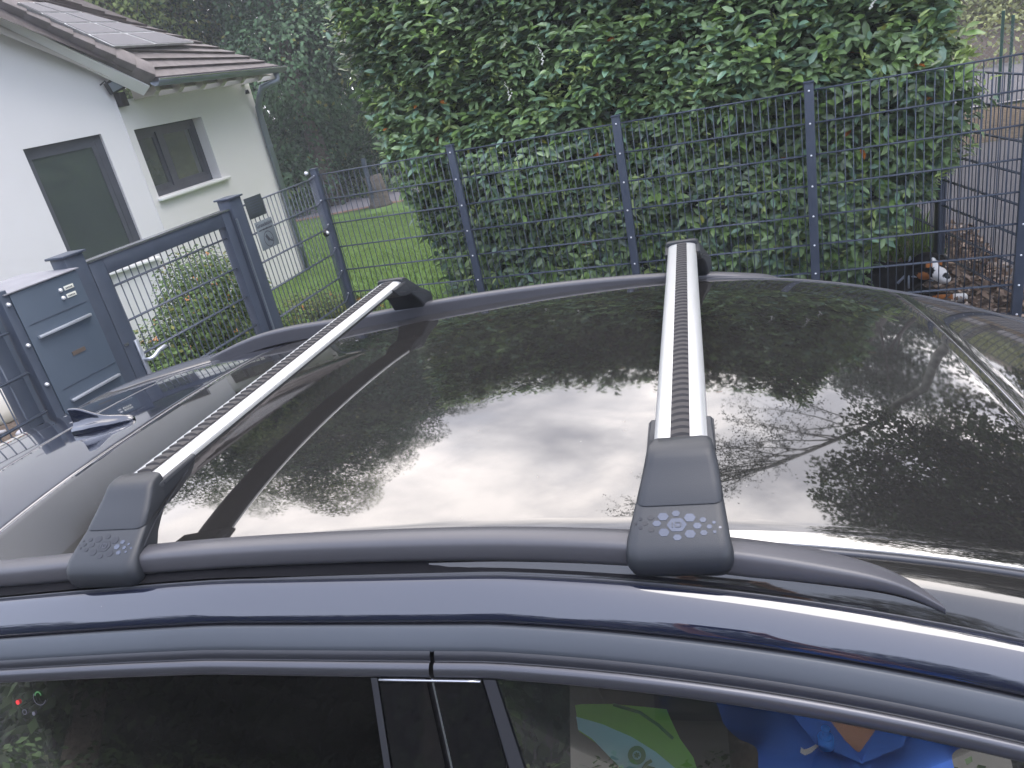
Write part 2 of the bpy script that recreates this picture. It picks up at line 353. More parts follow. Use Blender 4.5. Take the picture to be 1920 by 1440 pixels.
# ------------------------------------------------------------------ ground, roads, paths
def sheet(name, pts, z, m, kind='structure'):
    v = [(x, y, z) for x, y in pts]; return tag(add(name, mesh(v, [tuple(range(len(v)))], m)), kind=kind)
sheet('ground', [(-120, -120), (160, -120), (160, 160), (-120, 160)], -.03, mat('ground_grass', (.07, .095, .03), .95, var=.35, vscale=1.2, bump=.8, bscale=40, bdist=.05))
sheet('road', [(-40, -9.5), (50, -9.5), (50, -.35), (-40, -.35)], -.004, M['asphalt'])
sheet('lawn', [(-9, .35), (.95, -.2), (1.6, 2.2), (3.0, 12), (-16, 14), (-16, 1.0)], .004, M['lawn'])
sheet('mulch_bed', [(.95, -.25), (5.15, -.25), (4.95, 1.4), (4.75, 2.6), (1.8, 2.6)], .008, M['soil'])
sheet('side_path', [(5.16, -.33), (12, -.33), (12, 6.3), (4.9, 6.3), (4.78, 2.6), (4.98, 1.4)], .004, M['side'])
sheet('leaf_litter_verge', [(4.6, 6.32), (12, 6.32), (12, 9.2), (4.6, 9.2)], .008, mat('leaf_litter', (.12, .085, .05), .95, var=.5, vscale=14, bump=1, bscale=30, bdist=.04))
sheet('side_street', [(4.2, 9.6), (40, 9.6), (40, 15.5), (4.2, 15.5)], .004, M['side'])
sheet('white_edge_line', [(4.2, 9.5), (40, 9.5), (40, 9.58), (4.2, 9.58)], .012, M['paving'])
gp = [onax(x, y, 2, 0)[:2] for x, y in ((560, 393), (701.7, 365), (701.7, 386), (560, 413))]
ext = lambda a, b, s: a + (a - b) * s
q0, q1, q2, q3 = gp
sheet('garden_path', [ext(q0, q1, 2.5), ext(q1, q0, 2), ext(q2, q3, 2), ext(q3, q2, 2.5)], .010, M['path'])
sheet('path_edging', [ext(q3, q2, 2.5), ext(q2, q3, 2), ext(q2, q3, 2) + np.array([.06, -.22]), ext(q3, q2, 2.5) + np.array([.06, -.22])], .016, mat('brown_edging', (.22, .13, .09), .9, var=.3, vscale=8, bump=.6))
# raised bed left of the letterbox wall
bm_ = MB().box(-6.0, .05, -9, -1.25, -.02, .30); tag(add('raised_bed', bm_.me(M['soil'])), kind='structure')
tag(add('paved_strip', MB().box(-1.9, -.9, -9.0, -1.3, .29, .335).me(M['paving'])), kind='structure')
# grass blades on the lawn
n = 60000; gx = rng.uniform(-7.5, 1.2, n); gy = rng.uniform(.1, 7.6, n)
kp = (gy > .4 + 0 * gx) & (gx < .9 + .22 * gy); gx = gx[kp]; gy = gy[kp]; n = len(gx)
c = np.stack([gx, gy, np.full(n, .004)], 1); tt = np.clip(.5 + .4 * smooth_noise(c, 1.4, 5) + rng.normal(0, .2, n), 0, 1)[:, None]
gcol = np.array([.15, .235, .055]) * (1 - tt) + np.array([.27, .36, .11]) * tt
GV = np.array([(-.13, 0, 0), (.13, 0, 0), (.02, 1, .15)]); GF = np.array([(0, 1, 2)])
tag(add('grass', leaves(c, rnd(n) * np.array([1, 1, .15]) + 1e-3, np.tile([0, 0, 1.], (n, 1)) + rnd(n) * .45, rng.uniform(.03, .06, n), gcol, GV, GF, M['grass'])), kind='stuff')
# bark chips
n = 5200; c = np.stack([rng.uniform(3.0, 5.1, n), rng.uniform(-.2, 2.4, n), rng.uniform(.012, .05, n)], 1)
pal = np.array([(.21, .15, .11), (.12, .082, .060), (.30, .22, .165), (.07, .05, .04), (.40, .33, .28)]); cc = pal[rng.choice(5, n, p=[.33, .3, .17, .12, .08])] * rng.uniform(.8, 1.2, (n, 1))
CH_V = np.array([(-.3, 0, 0), (.25, .05, .05), (.3, .9, .1), (-.2, 1, .12)]); CH_F = np.array([(0, 1, 2), (0, 2, 3)])
tag(add('bark_mulch', leaves(c, np.tile([0, 0, 1.], (n, 1)) + rnd(n) * .7, rnd(n) * np.array([1, 1, .3]), rng.uniform(.025, .065, n), cc, CH_V, CH_F, M['chip'])), kind='stuff')
# pale stones of the bed
def stone_mesh(seed, colr):
    import bmesh
    b = bmesh.new(); bmesh.ops.create_icosphere(b, subdivisions=2, radius=1); r2 = np.random.default_rng(seed); ks = r2.normal(size=(4, 3)) * 1.6; ph = r2.uniform(0, 6, 4)
    for v in b.verts:
        p = np.array(v.co); v.co *= 1 + .13 * sum(math.sin(p @ ks[i] + ph[i]) for i in range(4)); v.co.z *= .65
    v = np.array([v.co[:] for v in b.verts]); f = np.array([[x.index for x in q.verts] for q in b.faces]); b.free()
    return v, f
vs, fs, cs_ = [], [], []; off = 0
for i in range(700):
    v, f = stone_mesh(i % 9, None); s = random.uniform(.03, .085); a = random.uniform(0, 6.28); Rz = np.array([[math.cos(a), -math.sin(a), 0], [math.sin(a), math.cos(a), 0], [0, 0, 1]])
    px = random.uniform(-.85, .0) if random.random() < .4 else random.uniform(-5.0, -2.0)
    v = (v * s * np.array([1.25, .85, .8])) @ Rz.T + np.array([px, random.uniform(-4.5, -1.3), .30 + s * .35]); vs.append(v); fs.append(f + off); off += len(v)
    g = random.uniform(.16, .5); cs_.append(np.tile([g, g * .99, g * 1.04], (len(v), 1)))
tag(add('gravel_stones', fast_mesh(np.vstack(vs), np.vstack(fs), M['stone'], np.vstack(cs_), True)), kind='stuff')
for i, (bx_, by_, s, lb) in enumerate([(-2.75, -1.45, .34, 'large pale boulder among the grey stones left of the letterbox post'), (-2.0, -2.3, .2, 'smaller yellowish boulder in front of the large pale one')]):
    v, f = stone_mesh(31 + i, None); v = v * s * np.array([1.3, .9, .9]); t_ = (v[:, 2:3] / s + .6) / 1.2
    cl = np.array([.34, .31, .22]) * (1 - np.clip(t_, 0, 1)) + np.array([.5, .48, .46]) * np.clip(t_, 0, 1)
    tag(add('boulder', fast_mesh(v, f, M['stone'], cl, True), loc=(bx_, by_, .30 + s * .3)), lb, 'boulder')
# low flowers of the bed
nb = 900; c = np.array([-3.1, -1.05, .45]) + rnd(nb) * np.array([.5, .35, .25]) * rng.uniform(.3, 1, (nb, 1)); fl = rng.random(nb) < .12
cl = np.array([.06, .11, .03]) * rng.uniform(.6, 1.6, (nb, 1)); cl[fl] = [.55, .06, .05]
tag(add('flowering_plant', leaves(c, rnd(nb) + [0, 0, .5], rnd(nb) + [0, 0, .4], .05, cl, RH_V, RH_F, M['foliage'])), 'low red flowering plant seen between the posts at the left edge', 'plant')

# ------------------------------------------------------------------ house
E0 = np.array([-2.89189, 1.19514, 0.0]); Q0 = np.array([-3.11437, 3.7381, 0.0])
a1, a2 = R(20), R(-5)
D1 = np.array([math.sin(a1), math.cos(a1), 0]); D2 = np.array([math.sin(a2), math.cos(a2), 0])
N1 = np.array([math.cos(a1), -math.sin(a1), 0]); N2 = np.array([math.cos(a2), -math.sin(a2), 0])
house = thing('house', 'white rendered house with tiled roof, solar panels and grey windows behind the gate', 'house', tuple(E0))
def HM(P0, D, Nn):   # matrix: x along wall, y outward, z up, relative to the house empty
    mm = Matrix.Identity(4)
    for i in range(3): mm[i][0] = D[i]; mm[i][1] = Nn[i]; mm[i][2] = (0, 0, 1)[i]; mm[i][3] = P0[i] - E0[i]
    return mm
HW1, HW2 = HM(E0, D1, N1), HM(E0, D2, N2)
WT = .32
def wall_with_hole(s0, s1, top, hs0, hs1, hz0, hz1, rev=.16):
    """wall in x (along), y (out, 0 = face), z; top is a function of s; opening with reveals"""
    mb = MB()
    def pr(poly): mb.prism([(x, -WT, z) for x, z in poly], (0, 1, 0), WT)
    pr([(s0, 0), (hs0, 0), (hs0, top(hs0)), (s0, top(s0))]); pr([(hs1, 0), (s1, 0), (s1, top(s1)), (hs1, top(hs1))])
    pr([(hs0, 0), (hs1, 0), (hs1, hz0), (hs0, hz0)]); pr([(hs0, hz1), (hs1, hz1), (hs1, top(hs1)), (hs0, top(hs0))])
    return mb
top1 = lambda s: 2.878 - (s - .008) * .5545
w1 = wall_with_hole(-5.0, .0, top1, -1.05, -.285, .995, 2.32); add('wall', w1.me(M['white']), house, mtx=HW1)
w2 = wall_with_hole(-.02, 2.55, lambda s: 2.60, .085, 1.302, 1.57, 2.297); add('wall', w2.me(M['white']), house, mtx=HW2)
E1 = E0 + D2 * 2.55
add('wall', MB().box(-.32, 0, -6, -.32, 0, 2.6).me(M['white']), house, mtx=HM(E1, D2, N2))
# windows
def window(mtx, s0, s1, z0, z1, mull, sillpoke, depth=.13, lw=.07):
    wo = add('window', MB().box(s0, s0 + lw, -depth - .06, -depth, z0, z1).box(s1 - .07, s1, -depth - .06, -depth, z0, z1).box(s0 + lw, s1 - .07, -depth - .06, -depth, z1 - .06, z1).box(s0 + lw, s1 - .07, -depth - .06, -depth, z0, z0 + .07).me(M['winframe']), house, mtx=mtx)
    edges = [s0 + lw] + mull + [s1 - .07]
    for i, mm in enumerate(mull): add('mullion', MB().box(mm - .045, mm + .045, -depth - .055, -depth + .012, z0 + .07, z1 - .06).me(M['winframe']), wo)
    for i in range(len(edges) - 1):
        u0, u1 = edges[i] + (.045 if i else 0), edges[i + 1] - (.045 if i < len(edges) - 2 else 0)
        fr = MB().box(u0, u0 + .045, -depth - .04, -depth - .006, z0 + .07, z1 - .06).box(u1 - .045, u1, -depth - .04, -depth - .006, z0 + .07, z1 - .06).box(u0 + .045, u1 - .045, -depth - .04, -depth - .006, z1 - .105, z1 - .06).box(u0 + .045, u1 - .045, -depth - .04, -depth - .006, z0 + .07, z0 + .115)
        add('sash', fr.me(M['winframe']), wo); add('pane', MB().box(u0 + .045, u1 - .045, -depth - .03, -depth - .018, z0 + .115, z1 - .105).me(M['hglass']), wo)
    add('sill', MB().box(s0 - .03, s1 + sillpoke, -depth, .055, z0 - .035, z0 - .003).bev(M['fascia'], .006), wo)
    return wo
window(HW1, -1.05, -.285, .995, 2.32, [], .09, .05, .012)
window(HW2, .085, 1.302, 1.57, 2.297, [.60], .11)
# roof
KF = onpl(285, 150, Q0 + np.array([.35, 0, 0]), N2); GR = onpl(520, 127, Q0 + np.array([.35, 0, 0]), N2); V0 = onpl(0, 12, KF, N1)
RN = np.cross(V0 - KF, GR - KF); RN /= np.linalg.norm(RN); RN = RN if RN[2] > 0 else -RN
rp = lambda x, y, o=0.: onpl(x, y, KF + RN * o, RN)
gdir = (GR - KF) / np.linalg.norm(GR - KF); rk = (V0 - KF) / np.linalg.norm(V0 - KF); RT = rp(365, 80); re = (RT - GR) / np.linalg.norm(RT - GR)
rel = lambda p: tuple(np.asarray(p) - E0)
LEFT_U, RIGHT_U = KF + rk * 4.2, GR + re * 5.6
rf = add('roof', MB().prism([rel(KF), rel(GR), rel(RIGHT_U), rel(LEFT_U)], -RN, .10).me(M['tile']), house)
# tile courses, parallel to the gutter, each course lapping the one below
LL, LR = 4.2, 5.6; NC = 22
for i in range(NC):
    t0, t1 = i / NC, (i + 1.12) / NC
    a, b = KF + rk * LL * t0, GR + re * LR * t0; c_, d_ = KF + rk * LL * t1, GR + re * LR * t1
    vv = [a + RN * .045, b + RN * .045, d_ + RN * .012, c_ + RN * .012, a + RN * .004, b + RN * .004, d_ + RN * .002, c_ + RN * .002]
    add('tile_course', MB().raw([rel(p) for p in vv], [(0, 1, 2, 3), (7, 6, 5, 4), (0, 4, 5, 1), (1, 5, 6, 2), (2, 6, 7, 3), (3, 7, 4, 0)]).me(M['tile']), rf)
nv = 21; step = LL / nv
side = np.cross(rk, RN); side /= np.linalg.norm(side)
if np.dot(side, gdir) > 0: side = -side
for i in range(nv):
    p = KF + rk * step * i; q = p + rk * step * 1.06; up_ = RN
    vv = []
    for (c0, hgt) in ((p, .085), (q, .068)):
        for (sx, sz) in ((.02, -.075), (.02, hgt), (-.17, hgt), (-.17, .01)): vv.append(c0 + side * sx + up_ * sz)
    add('verge_tile', MB().raw([rel(x) for x in vv], [(0, 1, 2, 3), (7, 6, 5, 4), (0, 4, 5, 1), (1, 5, 6, 2), (2, 6, 7, 3), (3, 7, 4, 0)]).bev(M['tile'], .008), rf)
# white verge board and soffit
fb = [KF + side * .012 - RN * .06, KF + side * .012 - RN * .19, LEFT_U + side * .012 - RN * .19, LEFT_U + side * .012 - RN * .06]
add('verge_board', MB().prism([rel(p) for p in fb], side, .03).me(M['fascia']), house)
sv = [KF - RN * .17, GR - RN * .13, RIGHT_U - RN * .13, LEFT_U - RN * .17]
add('soffit', MB().prism([rel(p) for p in sv], -RN, .012).me(M['soffit']), house)
wt_l = E0 + D1 * -4.9 + np.array([0, 0, top1(-4.9)]); wt_r = E0 + np.array([0, 0, top1(0)])
add('soffit', MB().raw([rel(p) for p in (wt_l, wt_r, KF - RN * .19 - np.array([.04, 0, 0]), LEFT_U - RN * .19)], [(0, 1, 2, 3)]).me(M['soffit']), house)
# gutter, brackets, downpipe
gx_ = MB(); pr_ = []
for k in range(9):
    a = math.pi + math.pi * k / 8; pr_.append((math.cos(a) * .062, math.sin(a) * .062))
pr_ = pr_ + [(x * .93, y * .93) for x, y in reversed(pr_)]
gu0, gu1 = KF + np.array([.045, -.02, -.005]), GR + np.array([.045, .06, -.005])
v_ = [rel(g + N2 * x + np.array([0, 0, z])) for g in (gu0, gu1) for x, z in pr_]; kk = len(pr_)
add('gutter', MB().raw(v_, [(i, (i + 1) % kk, kk + (i + 1) % kk, kk + i) for i in range(kk)] + [tuple(range(kk)), tuple(range(kk, 2 * kk))]).me(M['zinc'], True), house)
add('gutter_rim', MB().rod(rel(gu0 + N2 * .062), rel(gu1 + N2 * .062), .009).me(M['bead']), house)
dp = [GR + np.array([.04, -.12, -.06]), GR + np.array([.03, -.12, -.16]), E1 + np.array([.22, -.06, 2.50]), E1 + np.array([.16, -.07, 2.40]), E1 + np.array([.08, -.06, 2.28]), E1 + np.array([.055, -.045, 2.15]), E1 + np.array([.055, -.045, 0.0])]
add('downpipe', MB().tube([rel(p) for p in dp], .042, 12).me(M['zinc'], True), house)
for z in (1.75, .9, .35): add('pipe_clip', MB().rod(rel(E1 + np.array([.055, -.045, z])), rel(E1 + np.array([.055, -.045, z + .03])), .048, 12).me(M['zinc']), house)
# rafter ends beneath the gutter
for i in range(7):
    s = .30 + i * .42; P = E0 + D2 * s
    mm = HM(P, D2, N2); poly = [(0, 2.585), (.25, 2.585), (.305, 2.62), (.305, 2.70), (0, 2.74)]
    add('rafter_end', MB().prism([(-.04, y, z) for y, z in poly], (1, 0, 0), .08).me(M['soffit']), house, mtx=mm)
# solar panels: two columns by four rows, pale frames
A00, A10, A01, A11 = rp(213, 87, .10), rp(366, 79, .10), rp(32, 4, .10), rp(84, 4, .10)
ex = A10 - A00; ex /= np.linalg.norm(ex)
ey = ((A01 - A00) + (A11 - A10)) / 2; rows = [0, .30, .55, .78, 1.0]
def bil(u, v): return (A00 * (1 - u) + A10 * u) * (1 - v) + (A01 * (1 - u) + A11 * u) * v
for r_ in range(4):
    for c_ in range(2):
        u0, u1, v0, v1 = c_ * .5 + .006, (c_ + 1) * .5 - .006, rows[r_] + .006, rows[r_ + 1] - .006
        P4 = [bil(u0, v0), bil(u1, v0), bil(u1, v1), bil(u0, v1)]; cen = sum(P4) / 4
        pn = add('solar_panel', MB().prism([rel(p) for p in P4], -RN, .035).me(M['solarframe']), house)
        inn = [cen + (p - cen) * .92 + RN * .004 for p in P4]; add('solar_cells', MB().prism([rel(p) for p in inn], -RN, .006).me(M['solar']), pn)
# floodlight on the corner
fl_ = thing('floodlight', 'black floodlight with bracket on the house corner below the eaves', 'floodlight', tuple(E0 + D1 * .02 + N1 * .06 + np.array([0, 0, 2.70])))
fb_ = Euler((R(15), 0, R(-12))).to_matrix().to_4x4()
add('lamp_head', MB().box(-.02, .04, -.10, .08, -.02, .10, fb_).bev(M['black'], .006), fl_); add('lens', MB().box(.041, .046, -.085, .065, 0, .085, fb_).me(M['zinc']), fl_)
add('bracket', MB().tube([(-.04, -.16, .06), (0, -.12, .09), (0, -.10, .03), (-.04, -.02, -.03)], .008, 6).me(M['black'], True), fl_)
add('sensor_box', MB().box(-.05, .03, -.03, .06, -.17, -.03).bev(M['black'], .008), fl_)
tag(add('camera_dome', MB().rod((0, 0, 0), (0, 0, .05), .03, 10, .02).me(M['black'], True), loc=tuple(E1 + np.array([.10, -.22, 2.46]))), 'small dark round sensor under the eaves by the downpipe', 'sensor')

# ------------------------------------------------------------------ fences
RODV, RODH = .0034, .0050
_fm = {}
def rod_mesh(kind, length):
    k = (kind, round(length, 3))
    if k not in _fm:
        _fm[k] = MB().rod((0, 0, 0), (0, 0, length), RODV, 6).me(M['fence'], True) if kind == 'v' else MB().rod((0, 0, 0), (length, 0, 0), RODH, 6).me(M['fence'], True)
    return _fm[k]
def post_mesh(h, w_, d_):
    k = ('p', h, w_, d_)
    if k not in _fm: _fm[k] = (MB().box(-w_ / 2, w_ / 2, -d_ / 2, d_ / 2, 0, h).bev(M['fence'], .004), MB().box(-w_ / 2 - .004, w_ / 2 + .004, -d_ / 2 - .004, d_ / 2 + .004, h, h + .012).bev(M['fence'], .003))
    return _fm[k]
def bolt_mesh():
    if 'b' not in _fm:
        _fm['b'] = MB().rod((0, 0, 0), (0, -.006, 0), .0075, 10, .0045).me(M['bolt'], True)
    return _fm['b']
def panel(par, p, q, ztop, rows, first=.03, last=.03, bars_front=True):
    """double rod panel between plan points p and q, in the frame of par (world aligned)"""
    p = Vector((*p, 0)); q = Vector((*q, 0)); d = q - p; Ln = d.length; a = math.atan2(d.y, d.x); u = d / Ln; nn = Vector((u.y, -u.x, 0))
    o = Vector(par.location); base = Matrix.Translation(-o)
    hb = (rows - 1) * .2
    for r_ in range(rows):
        z = ztop - .2 * r_
        for sg in (-1, 1):
            add('horizontal_rod', rod_mesh('h', Ln), par, mtx=base @ Matrix.Translation(p + nn * sg * (RODV + RODH) + Vector((0, 0, z))) @ Matrix.Rotation(a, 4, 'Z'))
    nW = int((Ln - first - last) / .05 + .5); 
    for i in range(nW + 1):
        s = first + (Ln - first - last) * i / max(nW, 1)
        add('vertical_rod', rod_mesh('v', hb + .008), par, mtx=base @ Matrix.Translation(p + u * s + Vector((0, 0, ztop - hb - .004))))
def post(par, xy, ztop, ang=0, w_=.06, d_=.04, bolts=None, zb=0, boff=0, name='post'):
    o = Vector(par.location); pm = post_mesh(round(ztop - zb, 3), w_, d_)
    mt = Matrix.Translation(Vector((xy[0], xy[1], zb)) - o) @ Matrix.Rotation(ang, 4, 'Z')
    p = add(name, pm[0], par, mtx=mt); add('cap', pm[1], p)
    for z in bolts or []: add('bolt', bolt_mesh(), p, loc=(boff, -d_ / 2, z - zb))
    return p
XS = [0, 1.2216, 2.4911, 3.7285, 4.9364]
ZT = 1.65
ff = thing('front_fence', 'long anthracite double rod mesh fence in front of the laurel hedge', 'fence', (0, 0, 0))
for i, x in enumerate(XS): post(ff, (x, 0), ZT + .045, 0, .058, .042, [ZT - .2 * k for k in range(9)])
for i in range(4): panel(ff, (XS[i] + .029, .004), (XS[i + 1] - .029, .004), ZT, 9, .022, .022)
panel(ff, (XS[4] + .029, .004), (XS[4] + 1.2, .004), ZT, 9, .022, .022); post(ff, (XS[4] + 1.22, 0), ZT + .045, 0, .058, .042, [ZT - .2 * k for k in range(9)])
gsf = thing('gate_side_fence', 'short mesh fence panel with two signs, between gate post and corner post', 'fence', (.15, -.6, 0))
panel(gsf, (.15, -1.20), (.112, -.27), ZT, 9, .03, .0); panel(gsf, (.112, -.27), (.0, -.03), ZT, 9, .03, .03)
# gate posts, gate
GX = .17
gp_ = [('gate_hinge_post', 'thick anthracite post between the gate and the sign panel', -1.295), ('gate_lock_post', 'anthracite post between the letterbox panel and the gate', -2.60)]
for nm, lb, yy in gp_:
    t = thing(nm, lb, 'gate post', (GX, yy, 0)); zt = 1.725
    add('shaft', MB().box(-.05, .05, -.06, .06, 0, zt).bev(M['fence'], .005), t); add('cap', MB().box(-.062, .062, -.075, .075, zt, zt + .012).bev(M['fence'], .003), t)
    if yy > -2:
        add('stop_strip', MB().box(.051, .062, -.064, -.05, .1, 1.6).me(M['zinc']), t)
        for k in range(8): add('bolt', bolt_mesh(), t, mtx=Matrix.Translation((.03, .062, ZT - .04 - .2 * k)) @ Matrix.Rotation(math.pi, 4, 'Z'))
gate = thing('garden_gate', 'anthracite garden gate with rod mesh infill and silver lever handle', 'gate', (GX, -1.95, 0))
y0, y1 = -2.525, -1.37
gb = [('gate_stile', (y0, y0 + .095, .12, 1.66)), ('gate_stile', (y1 - .075, y1, .12, 1.66)), ('top_rail', (y0 + .095, y1 - .075, 1.575, 1.66)), ('bottom_rail', (y0 + .095, y1 - .075, .12, .20))]
for nm, (a, b, c0, c1) in gb: add(nm, MB().box(-.025, .035, a + 1.95, b + 1.95, c0, c1).bev(M['fence'], .004), gate)
add('gate_ledge', MB().box(-.03, .04, y0 + 1.94, y1 + 1.955, 1.661, 1.672).me(M['bead']), gate)
hb0, hb1 = y0 + .095, y1 - .075
for k in range(7):
    z = 1.50 - .2 * k
    for sg in (-1, 1): add('horizontal_rod', rod_mesh('h', hb1 - hb0), gate, mtx=Matrix.Translation((sg * (RODV + RODH), hb0 + 1.95, z)) @ Matrix.Rotation(math.pi / 2, 4, 'Z'))
nw = 20
for i in range(nw):
    yy = hb0 + .03 + (hb1 - hb0 - .06) * i / (nw - 1); add('vertical_rod', rod_mesh('v', 1.375), gate, loc=(0, yy + 1.95, .20))
hy = y0 + .085
plate = add('handle_plate', MB().box(.036, .048, hy + 1.935, hy + 1.965, .90, 1.20).bev(M['chrome'], .006), gate)
add('lever_handle', MB().tube([(.05, hy + 1.95, 1.08), (.085, hy + 1.955, 1.08), (.09, hy + 1.98, 1.083), (.088, hy + 2.03, 1.10), (.085, hy + 2.08, 1.103), (.085, hy + 2.095, 1.10)], [.009, .010, .011, .012, .012, .006], 10).me(M['chrome'], True), plate)
add('lock_cylinder', MB().rod((.048, hy + 1.95, .97), (.058, hy + 1.95, .97), .009, 10).me(M['bolt'], True), plate)
add('gate_catch', MB().box(.036, .040, y0 + 1.955, y0 + 1.985, 1.19, 1.205).me(M['bead']), gate)
# letterbox stele
mbx = thing('letterbox_stele', 'blue grey letterbox stele with two bell buttons and two flap bars', 'letterbox', (.22, -2.86, 0))
ya, yb = -.185, .195
add('front_panel', MB().box(-.30, .06, ya, yb, .1, 1.665).bev(M['mailbox'], .004), mbx)
lid = MB().raw([(-.34, ya - .03, 1.672), (.068, ya - .03, 1.668), (.068, yb + .01, 1.668), (-.34, yb + .01, 1.672), (-.34, ya - .03, 1.677), (.068, ya - .03, 1.673), (.068, yb + .01, 1.673), (-.34, yb + .01, 1.677)], [(0, 3, 2, 1), (4, 5, 6, 7), (0, 1, 5, 4), (2, 3, 7, 6), (1, 2, 6, 5), (0, 4, 7, 3)])
add('lid', lid.me(mat('lid_pale', (.22, .22, .24), .6)), mbx)
for dz, (yy, zz_) in enumerate(((.065, 1.600), (.062, 1.562))):
    add('bell_button', MB().rod((.06, yy - .0, zz_), (.069, yy, zz_), .011, 14, .008).me(M['bolt'], True), mbx)
    add('name_plate', MB().box(.06, .063, yy + .022, yy + .078, zz_ - .009, zz_ + .011).bev(M['cream'], .001), mbx)
    for q in range(5): add('plate_lettering', MB().box(.0631, .0636, yy + .030 + q * .008, yy + .035 + q * .008, zz_ - .003, zz_ + .004).me(M['cell2']), mbx)
for (p0_, p1_) in (((72, 633), (168, 588)), ((134, 752), (222, 700))):
    A = onax(*p0_, 0, .285); B = onax(*p1_, 0, .285); zm = (A[2] + B[2]) / 2 
    add('flap_bar', MB().box(.062, .080, A[1] + 2.86, B[1] + 2.86, zm - .009, zm + .005).bev(M['chrome'], .003), mbx)
    add('flap_seam', MB().box(.0605, .0625, A[1] + 2.86 - .01, B[1] + 2.86 + .012, zm + .062, zm + .065).me(M['fence']), mbx)
A = onax(136, 664, 0, .281); B = onax(159, 652, 0, .281)
add('name_slot', MB().box(.0605, .064, A[1] + 2.86, B[1] + 2.86, (A[2] + B[2]) / 2 - .010, (A[2] + B[2]) / 2 + .010).me(M['brass']), mbx)
# corner post pair left of the stele, left fence
lf = thing('left_fence', 'mesh fence at the left edge, left of the letterbox stele', 'fence', (.25, -3.15, 0))
fp = add('flat_post', MB().box(-.03, .03, .055, .100, 0, 1.69).bev(M['fence'], .003), lf)
fp_b = MB().rod((.031, 0, 0), (.042, 0, 0), .011, 12, .007).me(M['bolt'], True)
for k in range(8): add('bolt', fp_b, fp, loc=(0, .080, 1.625 - .2 * k))
add('wide_post', MB().box(-.09, -.03, -.045, .035, 0, 1.69).bev(M['fence'], .004), lf)
panel(lf, (.27, -3.125), (.30, -5.6), 1.51, 8, .10, .03)
post(lf, (.29, -5.65), 1.69, math.pi / 2)
# signs
sg1 = add('dark_sign', MB().box(.0, .004, -.095, .095, -.07, .07).bev(M['signdk'], .001), loc=(.166, -1.058, 1.62)); tag(sg1, 'dark square plaque at the top of the panel beside the gate', 'sign')
for k in range(6): add('engraved_line', MB().box(.0041, .0046, -.07 + .01 * (k % 3), .07 - .012 * ((k * 2) % 3), .048 - k * .017, .052 - k * .017).me(M['fence']), sg1)
sg2 = add('camera_warning_sign', MB().box(.0, .003, -.098, .098, -.098, .098).bev(M['sign'], .001), loc=(.168, -1.028, 1.422)); tag(sg2, 'grey square sign with camera symbol in a ring, below the dark plaque', 'sign')
def text_mesh(s, size, m, ext=.0008):
    cu = bpy.data.curves.new('txt', 'FONT'); cu.body = s; cu.size = size; cu.extrude = ext; cu.align_x = 'CENTER'; ob = bpy.data.objects.new('txt', cu); COL.objects.link(ob)
    dg = bpy.context.evaluated_depsgraph_get(); me = bpy.data.meshes.new_from_object(ob.evaluated_get(dg)); me.materials.clear(); me.materials.append(m); bpy.data.objects.remove(ob); return me
TR = Matrix(((0, 0, 1, 0), (1, 0, 0, 0), (0, 1, 0, 0), (0, 0, 0, 1)))
add('sign_heading', text_mesh('Grundstück', .038, M['cell2']), sg2, mtx=Matrix.Translation((.0042, 0, .058)) @ TR)
add('sign_subline', text_mesh('wird videoüberwacht', .0185, M['cell2']), sg2, mtx=Matrix.Translation((.0042, 0, .032)) @ TR)
K_ = 40
rv = []
for rr in (.050, .0555):
    for i in range(K_): a = 2 * math.pi * i / K_; rv.append((.0042, math.cos(a) * rr * .95, math.sin(a) * rr - .035))
add('sign_ring', MB().raw(rv, [(i, (i + 1) % K_, K_ + (i + 1) % K_, K_ + i) for i in range(K_)]).me(M['cell2']), sg2)
add('camera_symbol', MB().prism([(.0044, -.030, -.012), (.0044, -.012, .002), (.0044, .012, -.038), (.0044, -.008, -.052)], (1, 0, 0), .0006).prism([(.0044, .004, -.046), (.0044, .012, -.038), (.0044, .030, -.052), (.0044, .024, -.060)], (1, 0, 0), .0006).prism([(.0044, .026, -.034), (.0044, .032, -.034), (.0044, .038, -.062), (.0044, .030, -.064)], (1, 0, 0), .0006).me(M['cell2']), sg2)
kb = thing('round_reflector', 'white round knob clipped to the mesh beside the corner post', 'knob', (.155, -.325, 1.24)); add('cup', MB().rod((0, 0, 0), (.02, 0, 0), .030, 16, .026).me(M['black'], True), kb); add('knob', MB().rod((.02, 0, 0), (.032, 0, 0), .018, 16, .008).me(M['bolt'], True), kb)
kb2 = add('end_bolt', MB().rod((0, 0, 0), (.02, 0, 0), .016, 14, .010).me(M['bolt'], True), loc=(.155, -.352, 1.71)); tag(kb2, 'single white bolt at the top rod left of the corner post', 'bolt')
# side fence, running back from the right end
sf = thing('side_fence', 'mesh fence running back beside the asphalt path, behind the dog', 'fence', (4.7, 1.3, 0))
pa, pb, pc = (5.02, .10), (4.69, 1.31), (4.36, 2.52)
ang = math.atan2(pb[1] - pa[1], pb[0] - pa[0])
post(sf, (4.69, 1.31), 1.55, ang, .075, .06); post(sf, pc, 1.55, ang, .06, .04)
panel(sf, pa, (4.70, 1.27), 1.50, 8, .03, .03); panel(sf, (4.68, 1.35), pc, 1.50, 8, .03, .03)
